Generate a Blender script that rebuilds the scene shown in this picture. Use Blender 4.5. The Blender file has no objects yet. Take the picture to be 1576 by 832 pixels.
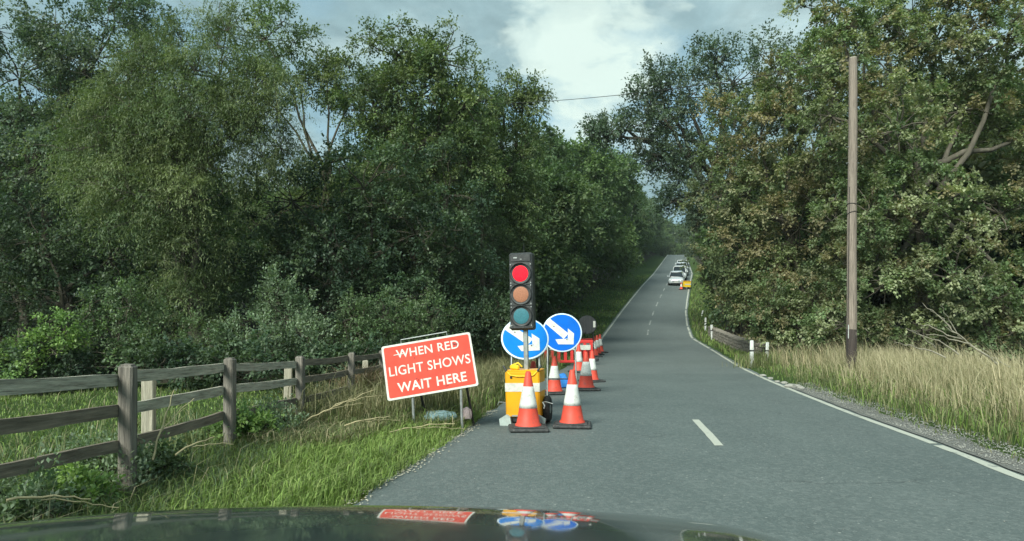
import bpy, bmesh, math, random
import numpy as np
from mathutils import Vector, Matrix, Euler

SC = bpy.context.scene
COL = SC.collection
PI = math.pi
R = math.radians

# ---------------------------------------------------------------- camera
FPX, HZ, CAMZ = 1080.0, 500.0, 1.35          # focal length and horizon row in photo pixels, eye height
cam_d = bpy.data.cameras.new('camera')
cam = bpy.data.objects.new('camera', cam_d)
COL.objects.link(cam)
cam.location = (0, 0, CAMZ)
cam.rotation_euler = (R(90), 0, 0)
cam_d.sensor_width = 36
cam_d.lens = 36 * FPX / 1576
cam_d.shift_y = (HZ - 416) / 1576
cam_d.clip_start = 0.05
cam_d.clip_end = 4000
SC.camera = cam

# ---------------------------------------------------------------- light
SUN_TO = Vector((-0.40, -0.71, 0.60)).normalized()
SUN_EL = math.asin(SUN_TO.z)
SUN_AZ = math.atan2(SUN_TO.x, SUN_TO.y)
sun_d = bpy.data.lights.new('sun', 'SUN')
sun_d.energy = 2.05
sun_d.angle = R(26)
sun_d.color = (0.97, 1.0, 0.90)
sun = bpy.data.objects.new('sun', sun_d)
COL.objects.link(sun)
sun.rotation_euler = (-SUN_TO).to_track_quat('-Z', 'Y').to_euler()

SC.view_settings.view_transform = 'Standard'
SC.view_settings.look = 'None'
SC.view_settings.exposure = 1.48
SC.view_settings.gamma = 1.0
SC.cycles.max_bounces = 8
SC.cycles.diffuse_bounces = 5
SC.cycles.glossy_bounces = 3
SC.cycles.transmission_bounces = 3
SC.cycles.use_denoising = True
SC.cycles.sample_clamp_indirect = 3.0


class NT:
    """short node-tree writer"""
    def __init__(s, tree):
        s.t = tree
        s.n = tree.nodes
        s.l = tree.links

    def new(s, typ, inputs=None, **props):
        n = s.n.new(typ)
        for k, v in props.items():
            setattr(n, k, v)
        for k, v in (inputs or {}).items():
            if isinstance(v, bpy.types.NodeSocket):
                s.l.new(v, n.inputs[k])
            else:
                n.inputs[k].default_value = v
        return n

    def math(s, op, a, b=0.0, clamp=False):
        n = s.new('ShaderNodeMath', {0: a, 1: b}, operation=op)
        n.use_clamp = clamp
        return n.outputs[0]

    def ramp(s, fac, stops, interp='LINEAR'):
        n = s.new('ShaderNodeValToRGB', {'Fac': fac})
        e = n.color_ramp.elements
        n.color_ramp.interpolation = interp
        while len(e) < len(stops):
            e.new(0.5)
        for el, (p, c) in zip(e, stops):
            el.position = p
            el.color = (c, c, c, 1) if isinstance(c, (int, float)) else (*c, 1)
        return n.outputs[0]

    def mix(s, fac, a, b, mode='MIX'):
        n = s.new('ShaderNodeMix', data_type='RGBA', blend_type=mode)
        for sock, v in ((n.inputs[0], fac), (n.inputs[6], a), (n.inputs[7], b)):
            if isinstance(v, bpy.types.NodeSocket):
                s.l.new(v, sock)
            elif isinstance(v, (int, float)):
                sock.default_value = v
            else:
                sock.default_value = (*v, 1)
        return n.outputs[2]

    def noise(s, vec, scale, detail=4, rough=0.55, dist=0.0):
        n = s.new('ShaderNodeTexNoise', {'Vector': vec, 'Scale': scale, 'Detail': detail,
                                         'Roughness': rough, 'Distortion': dist})
        return n.outputs['Fac']


# ---------------------------------------------------------------- sky
world = bpy.data.worlds.new('World')
SC.world = world
world.use_nodes = True
w = NT(world.node_tree)
w.n.clear()
tc = w.new('ShaderNodeTexCoord')
sky = w.new('ShaderNodeTexSky', sky_type='NISHITA', sun_disc=False)
sky.sun_elevation = SUN_EL
sky.sun_rotation = SUN_AZ
sky.air_density = 1.0
sky.dust_density = 1.5
sep = w.new('ShaderNodeSeparateXYZ', {0: tc.outputs['Generated']})
zz = w.math('ADD', w.math('MAXIMUM', sep.outputs[2], 0.0), 0.22)
px_ = w.math('DIVIDE', sep.outputs[0], zz)
py_ = w.math('DIVIDE', sep.outputs[1], zz)
cl = w.new('ShaderNodeCombineXYZ', {0: px_, 1: py_, 2: 0.35})
big = w.noise(cl.outputs[0], 1.15, 7, 0.52, 0.4)
fine = w.noise(cl.outputs[0], 3.1, 6, 0.55, 0.3)
dens = w.math('ADD', w.math('MULTIPLY', big, 0.75), w.math('MULTIPLY', fine, 0.25))
cover = w.ramp(dens, [(0.38, 0.0), (0.50, 1.0)])
# one bright billow in the gap between the trees
dotn = w.new('ShaderNodeVectorMath', {0: tc.outputs['Generated'], 1: Vector((0.10, 0.93, 0.335)).normalized()},
             operation='DOT_PRODUCT')
bill = w.math('ADD', dotn.outputs['Value'], w.math('ADD', w.math('MULTIPLY', w.math('SUBTRACT', fine, 0.5), 0.020), w.math('MULTIPLY', w.math('SUBTRACT', w.noise(cl.outputs[0], 8.0, 7, 0.6, 0.4), 0.5), 0.018)))
bill = w.ramp(bill, [(0.9915, 0.0), (0.9985, 1.0)], 'EASE')
shade = w.noise(cl.outputs[0], 2.4, 7, 0.55, 0.5)
ccol = w.ramp(shade, [(0.30, (0.132, 0.212, 0.238)), (0.50, (0.200, 0.296, 0.318)), (0.68, (0.34, 0.445, 0.450))])
puff = w.noise(cl.outputs[0], 6.5, 8, 0.6, 0.6)
ccol = w.mix(1.0, ccol, w.ramp(puff, [(0.3, 0.80), (0.7, 1.16)]), 'MULTIPLY')
ccol = w.mix(w.math('MULTIPLY', bill, 0.9), ccol, (0.47, 0.565, 0.52))
cover = w.math('MAXIMUM', cover, bill)
nsky = w.mix(1.0, sky.outputs[0], (0.060, 0.080, 0.082), 'MULTIPLY')
blue = w.mix(0.5, nsky, (0.23, 0.40, 0.47))
fin = w.mix(cover, blue, ccol)
bg = w.new('ShaderNodeBackground', {'Color': fin, 'Strength': 0.66})
wo = w.new('ShaderNodeOutputWorld', {'Surface': bg.outputs[0]})


# ---------------------------------------------------------------- materials
def material(name, col=(0.5, 0.5, 0.5), rough=0.6, var=0.25, scale=8.0, spec=0.4, metal=0.0, bump=0.0, bscale=60.0,
             dirt=None, dirt_amt=0.35, coat=0.0, stretch=None, emit=None):
    m = bpy.data.materials.new(name)
    m.use_nodes = True
    t = NT(m.node_tree)
    t.n.clear()
    tcn = t.new('ShaderNodeTexCoord')
    rnd = t.new('ShaderNodeObjectInfo').outputs['Random']
    vec = t.new('ShaderNodeVectorMath', {0: tcn.outputs['Object'], 1: t.new('ShaderNodeCombineXYZ', {0: t.math('MULTIPLY', rnd, 37.0), 1: t.math('MULTIPLY', rnd, 19.0), 2: rnd}).outputs[0]}, operation='ADD').outputs[0]
    if stretch:
        vec = t.new('ShaderNodeMapping', {'Vector': vec, 'Scale': stretch}).outputs[0]
    nz = t.noise(vec, scale, 5, 0.6)
    f = t.ramp(nz, [(0.3, 0.0), (0.7, 1.0)])
    lo = tuple(c * (1 - var) for c in col)
    hi = tuple(min(1, c * (1 + var)) for c in col)
    c = t.mix(f, lo, hi)
    if dirt:
        dn = t.ramp(t.noise(vec, scale * 2.3, 6, 0.65), [(0.5, 0.0), (0.72, 1.0)])
        c = t.mix(t.math('MULTIPLY', dn, dirt_amt), c, dirt)
    p = t.new('ShaderNodeBsdfPrincipled', {'Base Color': c, 'Roughness': rough, 'Metallic': metal,
                                          'Specular IOR Level': spec, 'Coat Weight': coat})
    if emit:
        p.inputs['Emission Color'].default_value = (*emit[0], 1)
        p.inputs['Emission Strength'].default_value = emit[1]
    if bump:
        b = t.new('ShaderNodeBump', {'Height': t.noise(vec, bscale, 4, 0.6), 'Strength': bump, 'Distance': 0.02})
        t.l.new(b.outputs[0], p.inputs['Normal'])
    t.new('ShaderNodeOutputMaterial', {'Surface': p.outputs[0]})
    return m


def leaf_material(name, rough=0.55, trans=0.28, spec=0.35, tint=(0.9, 1.0, 0.5)):
    m = bpy.data.materials.new(name)
    m.use_nodes = True
    t = NT(m.node_tree)
    t.n.clear()
    at_ = t.new('ShaderNodeAttribute', attribute_name='Col')
    p = t.new('ShaderNodeBsdfPrincipled', {'Base Color': at_.outputs['Color'], 'Roughness': rough,
                                          'Specular IOR Level': spec})
    tcol = t.mix(1.0, at_.outputs['Color'], tint, 'MULTIPLY')
    tr = t.new('ShaderNodeBsdfTranslucent', {'Color': tcol})
    mx = t.new('ShaderNodeMixShader', {0: trans, 1: p.outputs[0], 2: tr.outputs[0]})
    t.new('ShaderNodeOutputMaterial', {'Surface': mx.outputs[0]})
    return m


M = {}
M['leaf'] = leaf_material('leaf', 0.5, 0.40, 0.4, (1.0, 1.12, 0.55))
M['grass'] = leaf_material('grass_blade', 0.6, 0.3, 0.25)
M['bark'] = material('bark', (0.075, 0.066, 0.05), 0.9, 0.5, 6, 0.2, bump=0.8, bscale=18, stretch=(1, 1, 0.25),
                     dirt=(0.06, 0.085, 0.035), dirt_amt=0.5)
M['pale_bark'] = material('pale_bark', (0.115, 0.102, 0.08), 0.9, 0.4, 5, 0.2, bump=0.7, bscale=16, stretch=(1, 1, 0.3),
                          dirt=(0.08, 0.10, 0.05), dirt_amt=0.4)
M['dead_wood'] = material('dead_wood', (0.36, 0.33, 0.26), 0.85, 0.3, 9, 0.2, bump=0.4)
M['straw'] = material('straw', (0.42, 0.36, 0.21), 0.8, 0.25, 10, 0.2)
M['rail_wood'] = material('rail_wood', (0.46, 0.43, 0.345), 0.88, 0.4, 7, 0.2, bump=0.6, bscale=30, stretch=(6, 0.35, 6),
                          dirt=(0.09, 0.075, 0.058), dirt_amt=0.8)
M['dark_rail'] = material('dark_rail', (0.21, 0.175, 0.135), 0.88, 0.45, 7, 0.2, bump=0.6, bscale=30, stretch=(6, 0.35, 6),
                          dirt=(0.2, 0.18, 0.14), dirt_amt=0.5)
M['post_wood'] = material('post_wood', (0.19, 0.17, 0.145), 0.88, 0.5, 9, 0.2, bump=0.7, bscale=26, stretch=(4, 4, 0.3),
                          dirt=(0.24, 0.23, 0.19), dirt_amt=0.5)
M['stake_wood'] = material('stake_wood', (0.40, 0.37, 0.29), 0.85, 0.25, 9, 0.2, bump=0.5, bscale=26, stretch=(4, 4, 0.3),
                           dirt=(0.18, 0.15, 0.11), dirt_amt=0.6)
M['pole_wood'] = material('pole_wood', (0.25, 0.205, 0.17), 0.88, 0.55, 11, 0.2, bump=0.7, bscale=24, stretch=(7, 7, 0.22),
                          dirt=(0.34, 0.30, 0.25), dirt_amt=0.6)
M['pole_tar'] = material('pole_tar', (0.055, 0.043, 0.038), 0.85, 0.4, 9, 0.3, bump=0.5, bscale=24, stretch=(7, 7, 0.3))
M['sign_red'] = material('sign_red', (0.66, 0.085, 0.058), 0.75, 0.10, 5, 0.08, dirt=(0.40, 0.06, 0.05), dirt_amt=0.35)
M['sign_white'] = material('sign_white', (0.62, 0.62, 0.56), 0.75, 0.12, 14, 0.1, dirt=(0.36, 0.33, 0.28), dirt_amt=0.55)
M['sign_scuff'] = material('sign_scuff', (0.20, 0.05, 0.05), 0.6, 0.4, 30, 0.3)
M['sign_blue'] = material('sign_blue', (0.005, 0.125, 0.55), 0.75, 0.08, 5, 0.08, dirt=(0.02, 0.13, 0.42), dirt_amt=0.3)
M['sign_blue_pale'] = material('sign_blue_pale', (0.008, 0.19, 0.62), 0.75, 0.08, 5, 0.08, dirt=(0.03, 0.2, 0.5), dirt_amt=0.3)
M['sign_rim'] = material('sign_rim', (0.62, 0.72, 0.78), 0.5, 0.1, 10, 0.4)
M['galv'] = material('galvanised', (0.33, 0.35, 0.34), 0.5, 0.25, 12, 0.5, 0.6, dirt=(0.2, 0.15, 0.1), dirt_amt=0.4)
M['black_steel'] = material('black_steel', (0.022, 0.023, 0.024), 0.45, 0.3, 12, 0.5)
M['black_plastic'] = material('black_plastic', (0.028, 0.03, 0.031), 0.5, 0.3, 12, 0.5, dirt=(0.10, 0.10, 0.09), dirt_amt=0.4)
M['head_plastic'] = material('head_plastic', (0.038, 0.040, 0.040), 0.45, 0.25, 10, 0.5, dirt=(0.13, 0.13, 0.12), dirt_amt=0.5)
M['rubber'] = material('rubber', (0.022, 0.022, 0.022), 0.8, 0.3, 14, 0.3, dirt=(0.12, 0.11, 0.10), dirt_amt=0.5)
M['cone_base'] = material('cone_base', (0.05, 0.052, 0.052), 0.8, 0.3, 9, 0.3, dirt=(0.17, 0.16, 0.15), dirt_amt=0.6)
M['cone_red'] = material('cone_red', (0.68, 0.075, 0.045), 0.55, 0.15, 6, 0.35, dirt=(0.30, 0.085, 0.065), dirt_amt=0.65, bump=0.1, bscale=9)
M['cone_white'] = material('cone_white', (0.66, 0.67, 0.63), 0.5, 0.10, 7, 0.4, dirt=(0.30, 0.26, 0.22), dirt_amt=0.65, bump=0.15, bscale=10)
M['yellow'] = material('cabinet_yellow', (0.80, 0.36, 0.006), 0.42, 0.08, 4, 0.4, dirt=(0.45, 0.22, 0.03), dirt_amt=0.35)
M['bright_yellow'] = material('bright_yellow', (0.85, 0.55, 0.02), 0.45, 0.1, 9, 0.4)
M['feet_white'] = material('feet_white', (0.40, 0.47, 0.44), 0.5, 0.15, 10, 0.4, dirt=(0.3, 0.3, 0.27), dirt_amt=0.6)
M['lens_red'] = material('lens_red', (0.42, 0.004, 0.012), 0.55, 0.25, 70, 0.2, emit=((1.0, 0.006, 0.018), 0.70), bump=0.4, bscale=120)
M['lens_amber'] = material('lens_amber', (0.36, 0.155, 0.09), 0.55, 0.2, 60, 0.2, dirt=(0.45, 0.2, 0.13), dirt_amt=0.4)
M['lens_green'] = material('lens_green', (0.045, 0.17, 0.205), 0.55, 0.2, 60, 0.2, dirt=(0.07, 0.2, 0.22), dirt_amt=0.5)
M['marker_white'] = material('marker_white', (0.64, 0.66, 0.64), 0.5, 0.06, 10, 0.4, dirt=(0.5, 0.5, 0.45), dirt_amt=0.3)
M['blue_bag'] = material('blue_bag', (0.03, 0.19, 0.55), 0.7, 0.2, 14, 0.3, bump=0.5, bscale=20)
M['pale_bag'] = material('pale_bag', (0.17, 0.26, 0.27), 0.7, 0.2, 14, 0.3, bump=0.6, bscale=18)
M['barrier_red'] = material('barrier_red', (0.74, 0.05, 0.045), 0.45, 0.12, 6, 0.4, dirt=(0.4, 0.06, 0.05), dirt_amt=0.4)
M['stone'] = material('wall_stone', (0.27, 0.245, 0.21), 0.9, 0.35, 4, 0.2, bump=0.8, bscale=14, dirt=(0.17, 0.17, 0.12), dirt_amt=0.6)
M['pale_stone'] = material('pale_stone', (0.30, 0.29, 0.26), 0.9, 0.25, 9, 0.2, bump=0.5, bscale=20)
M['pebble'] = material('pebble', (0.25, 0.25, 0.225), 0.9, 0.45, 3, 0.2)
M['cable'] = material('cable', (0.02, 0.02, 0.02), 0.6, 0.1, 5)
M['glass_dark'] = material('glass_dark', (0.018, 0.025, 0.028), 0.06, 0.1, 2, 0.6)
M['car_silver'] = material('car_silver', (0.62, 0.66, 0.67), 0.3, 0.05, 3, 0.5, 0.35, coat=0.6)
M['car_white'] = material('car_white', (0.78, 0.80, 0.79), 0.3, 0.04, 3, 0.5, coat=0.6)
M['car_dark'] = material('car_dark', (0.03, 0.035, 0.045), 0.25, 0.1, 3, 0.5, coat=0.7)
M['lamp_glass'] = material('lamp_glass', (0.75, 0.78, 0.78), 0.15, 0.08, 8, 0.6)
M['plate'] = material('plate_white', (0.75, 0.75, 0.70), 0.4, 0.05, 8)
M['rim_alloy'] = material('rim_alloy', (0.5, 0.52, 0.53), 0.35, 0.1, 8, 0.5, 0.8)
M['straw_pale'] = material('straw_pale', (0.52, 0.48, 0.38), 0.85, 0.3, 10, 0.2)
M['pink_rag'] = material('pink_rag', (0.40, 0.32, 0.32), 0.8, 0.2, 12, 0.2)


def bonnet_material():
    m = bpy.data.materials.new('bonnet_paint')
    m.use_nodes = True
    t = NT(m.node_tree)
    t.n.clear()
    tcn = t.new('ShaderNodeTexCoord')
    d = t.ramp(t.noise(tcn.outputs['Object'], 9.0, 6, 0.6), [(0.4, 0.0), (0.75, 1.0)])
    c = t.mix(t.math('MULTIPLY', d, 0.4), (0.030, 0.046, 0.042), (0.060, 0.074, 0.068))
    ro = t.math('ADD', t.math('MULTIPLY', d, 0.05), 0.035)
    p = t.new('ShaderNodeBsdfPrincipled', {'Base Color': c, 'Roughness': 0.35, 'Specular IOR Level': 0.5,
                                          'Coat Weight': 1.0, 'Coat Roughness': ro, 'Coat IOR': 2.0})
    t.new('ShaderNodeOutputMaterial', {'Surface': p.outputs[0]})
    return m


def asphalt_material():
    m = bpy.data.materials.new('asphalt')
    m.use_nodes = True
    t = NT(m.node_tree)
    t.n.clear()
    tcn = t.new('ShaderNodeTexCoord')
    v = tcn.outputs['Object']
    uv = t.new('ShaderNodeAttribute', attribute_name='Col')       # r: lateral place across the road, 0..1
    lat = t.new('ShaderNodeSeparateColor', {0: uv.outputs['Color']}).outputs[0]
    base = t.ramp(t.noise(v, 0.55, 6, 0.6, 0.5), [(0.3, (0.100, 0.126, 0.121)), (0.7, (0.132, 0.158, 0.151))])
    # polished wheel paths
    wob = t.math('ADD', lat, t.math('MULTIPLY', t.math('SUBTRACT', t.noise(v, 0.25, 3), 0.5), 0.05))
    tr = t.ramp(wob, [(0.05, 0.0), (0.14, 1.0), (0.22, 0.15), (0.30, 0.1), (0.37, 1.0), (0.46, 0.0),
                      (0.55, 0.0), (0.64, 1.0), (0.72, 0.15), (0.78, 0.15), (0.87, 1.0), (0.95, 0.0)])
    base = t.mix(t.math('MULTIPLY', tr, 0.34), base, (0.098, 0.118, 0.115))
    # dark stains and tar seams
    st = t.ramp(t.noise(v, 1.3, 6, 0.65, 1.2), [(0.58, 0.0), (0.72, 1.0)])
    base = t.mix(t.math('MULTIPLY', st, 0.28), base, (0.062, 0.073, 0.072))
    pale = t.ramp(t.noise(v, 2.4, 5, 0.65, 0.6), [(0.60, 0.0), (0.78, 1.0)])
    base = t.mix(t.math('MULTIPLY', pale, 0.25), base, (0.23, 0.25, 0.24))
    # fine cracks, an old trench seam
    wv = t.new('ShaderNodeVectorMath', {0: v, 1: t.new('ShaderNodeTexNoise', {'Vector': v, 'Scale': 1.6, 'Detail': 5}).outputs['Color']}, operation='ADD').outputs[0]
    cr = t.new('ShaderNodeTexVoronoi', {'Vector': wv, 'Scale': 0.42}, feature='DISTANCE_TO_EDGE')
    ck = t.math('MULTIPLY', t.ramp(cr.outputs['Distance'], [(0.0, 1.0), (0.012, 0.0)]), t.ramp(t.noise(v, 0.5, 3), [(0.5, 0.0), (0.62, 1.0)]))
    base = t.mix(t.math('MULTIPLY', ck, 0.6), base, (0.045, 0.052, 0.052))
    yv = t.new('ShaderNodeSeparateXYZ', {0: v}).outputs[1]
    yw = t.math('ADD', yv, t.math('MULTIPLY', t.noise(v, 1.2, 3), 0.35))
    seam = t.math('ABSOLUTE', t.math('SUBTRACT', yw, 19.6))
    base = t.mix(t.math('MULTIPLY', t.ramp(seam, [(0.03, 1.0), (0.09, 0.0)]), 0.4), base, (0.06, 0.07, 0.07))
    older = t.ramp(t.math('DIVIDE', yw, 40.0), [(0.488, 0.0), (0.492, 1.0)])
    base = t.mix(t.math('MULTIPLY', older, 0.18), base, (0.20, 0.225, 0.22))
    # aggregate: dark binder, pale chips
    vo = t.new('ShaderNodeTexVoronoi', {'Vector': v, 'Scale': 55.0})
    chip = t.new('ShaderNodeSeparateColor', {0: vo.outputs['Color']}).outputs[0]
    core = t.ramp(vo.outputs['Distance'], [(0.10, 1.0), (0.42, 0.0)])
    lightc = t.math('MULTIPLY', t.ramp(chip, [(0.80, 0.0), (0.97, 1.0)]), core)
    base = t.mix(t.math('MULTIPLY', lightc, 0.55), base, (0.36, 0.37, 0.34))
    darkc = t.ramp(chip, [(0.0, 1.0), (0.35, 0.0)])
    base = t.mix(t.math('MULTIPLY', darkc, 0.35), base, (0.062, 0.075, 0.073))
    vo3 = t.new('ShaderNodeTexVoronoi', {'Vector': v, 'Scale': 30.0})
    c3 = t.new('ShaderNodeSeparateColor', {0: vo3.outputs['Color']}).outputs[1]
    base = t.mix(t.math('MULTIPLY', t.ramp(c3, [(0.55, 0.0), (1.0, 1.0)]), 0.22), base, (0.27, 0.29, 0.27))
    base = t.mix(t.math('MULTIPLY', t.ramp(c3, [(0.0, 1.0), (0.3, 0.0)]), 0.22), base, (0.07, 0.083, 0.08))
    # sparse bright pale stones
    vo2 = t.new('ShaderNodeTexVoronoi', {'Vector': v, 'Scale': 14.0})
    c2 = t.new('ShaderNodeSeparateColor', {0: vo2.outputs['Color']}).outputs[1]
    s2 = t.math('MULTIPLY', t.ramp(c2, [(0.82, 0.0), (0.9, 1.0)]), t.ramp(vo2.outputs['Distance'], [(0.10, 1.0), (0.17, 0.0)]))
    base = t.mix(t.math('MULTIPLY', s2, 0.6), base, (0.42, 0.43, 0.39))
    hgt = t.math('ADD', t.math('MULTIPLY', vo.outputs['Distance'], -0.6), t.noise(v, 90, 3))
    b = t.new('ShaderNodeBump', {'Height': hgt, 'Strength': 0.55, 'Distance': 0.012})
    p = t.new('ShaderNodeBsdfPrincipled', {'Base Color': base, 'Roughness': 0.78, 'Specular IOR Level': 0.35, 'Normal': b.outputs[0]})
    t.new('ShaderNodeOutputMaterial', {'Surface': p.outputs[0]})
    return m


def paint_material(name, wear, col=(0.52, 0.53, 0.45)):
    m = bpy.data.materials.new(name)
    m.use_nodes = True
    t = NT(m.node_tree)
    t.n.clear()
    tcn = t.new('ShaderNodeTexCoord')
    v = tcn.outputs['Object']
    n1 = t.noise(v, 11, 6, 0.7)
    n2 = t.noise(v, 1.6, 4, 0.6)
    f = t.math('ADD', t.math('MULTIPLY', n1, 0.6), t.math('MULTIPLY', n2, 0.4))
    f = t.ramp(f, [(wear - 0.05, 0.0), (wear + 0.05, 1.0)])
    c = t.mix(t.noise(v, 40, 3), tuple(x * 0.8 for x in col), col)
    c = t.mix(f, (0.125, 0.148, 0.142), c)
    b = t.new('ShaderNodeBump', {'Height': t.noise(v, 90, 3), 'Strength': 0.4, 'Distance': 0.01})
    p = t.new('ShaderNodeBsdfPrincipled', {'Base Color': c, 'Roughness': 0.7, 'Normal': b.outputs[0]})
    t.new('ShaderNodeOutputMaterial', {'Surface': p.outputs[0]})
    return m


def ground_material():
    m = bpy.data.materials.new('ground')
    m.use_nodes = True
    t = NT(m.node_tree)
    t.n.clear()
    tcn = t.new('ShaderNodeTexCoord')
    v = tcn.outputs['Object']
    at_ = t.new('ShaderNodeAttribute', attribute_name='Col')       # r: turf, g: dry
    sp = t.new('ShaderNodeSeparateColor', {0: at_.outputs['Color']})
    n1 = t.noise(v, 2.2, 6, 0.65)
    n2 = t.noise(v, 9, 5, 0.65)
    turf = t.ramp(n2, [(0.3, (0.035, 0.062, 0.016)), (0.7, (0.075, 0.125, 0.034))])
    dry = t.ramp(n2, [(0.3, (0.11, 0.10, 0.05)), (0.7, (0.21, 0.185, 0.10))])
    earth = t.ramp(n1, [(0.3, (0.028, 0.026, 0.017)), (0.7, (0.062, 0.056, 0.036))])
    f1 = t.math('ADD', sp.outputs[0], t.math('MULTIPLY', t.math('SUBTRACT', n1, 0.5), 0.7))
    f1 = t.ramp(f1, [(0.35, 0.0), (0.6, 1.0)])
    f2 = t.math('ADD', sp.outputs[1], t.math('MULTIPLY', t.math('SUBTRACT', n1, 0.5), 0.7))
    f2 = t.ramp(f2, [(0.35, 0.0), (0.65, 1.0)])
    c = t.mix(f1, earth, turf)
    c = t.mix(f2, c, dry)
    b = t.new('ShaderNodeBump', {'Height': t.noise(v, 25, 5, 0.7), 'Strength': 0.9, 'Distance': 0.05})
    p = t.new('ShaderNodeBsdfPrincipled', {'Base Color': c, 'Roughness': 0.95, 'Specular IOR Level': 0.15, 'Normal': b.outputs[0]})
    t.new('ShaderNodeOutputMaterial', {'Surface': p.outputs[0]})
    return m


M['bonnet'] = bonnet_material()
M['asphalt'] = asphalt_material()
M['line_paint'] = paint_material('line_paint', 0.40)
M['line_worn'] = paint_material('line_worn', 0.50, (0.52, 0.53, 0.48))
M['ground'] = ground_material()
M['gravel'] = material('gravel', (0.19, 0.19, 0.175), 0.95, 0.5, 45, 0.2, bump=0.9, bscale=70, dirt=(0.10, 0.10, 0.08), dirt_amt=0.5)


# ---------------------------------------------------------------- object helpers
def link_mesh(name, me, mat, parent=None, loc=None, rot=None):
    if mat is not None:
        me.materials.append(mat)
    o = bpy.data.objects.new(name, me)
    COL.objects.link(o)
    if parent is not None:
        o.parent = parent
    if loc is not None:
        o.location = loc
    if rot is not None:
        o.rotation_euler = rot
    return o


def tag(o, label=None, cat=None, group=None, kind=None):
    for k, v in (('label', label), ('category', cat), ('group', group), ('kind', kind)):
        if v:
            o[k] = v
    return o


def thing(name, label, cat, loc=(0, 0, 0), rot=(0, 0, 0), group=None):
    o = bpy.data.objects.new(name, None)
    COL.objects.link(o)
    o.empty_display_size = 0.2
    o.location = loc
    o.rotation_euler = rot
    return tag(o, label, cat, group)


def copy_tree(o, parent=None):
    c = o.copy()
    COL.objects.link(c)
    if parent is not None:
        c.parent = parent
    for ch in list(o.children):
        copy_tree(ch, c)
    return c


def fast_mesh(name, V, quads=None, tris=None, C=None, smooth=False):
    me = bpy.data.meshes.new(name)
    V = np.asarray(V, dtype=np.float32).reshape(-1, 3)
    me.vertices.add(len(V))
    me.vertices.foreach_set('co', V.ravel())
    q = np.zeros((0, 4), np.int32) if quads is None else np.asarray(quads, np.int32)
    t = np.zeros((0, 3), np.int32) if tris is None else np.asarray(tris, np.int32)
    idx = np.concatenate([q.ravel(), t.ravel()])
    me.loops.add(len(idx))
    me.loops.foreach_set('vertex_index', idx)
    me.polygons.add(len(q) + len(t))
    st = np.concatenate([np.arange(len(q)) * 4, len(q) * 4 + np.arange(len(t)) * 3]).astype(np.int32)
    me.polygons.foreach_set('loop_start', st)
    if smooth:
        me.polygons.foreach_set('use_smooth', np.ones(len(q) + len(t), bool))
    me.update(calc_edges=True)
    if C is not None:
        a = me.color_attributes.new('Col', 'FLOAT_COLOR', 'POINT')
        C = np.asarray(C, np.float32).reshape(-1, 3)
        C4 = np.concatenate([C, np.ones((len(C), 1), np.float32)], 1)
        a.data.foreach_set('color', C4.ravel())
    return me


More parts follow.
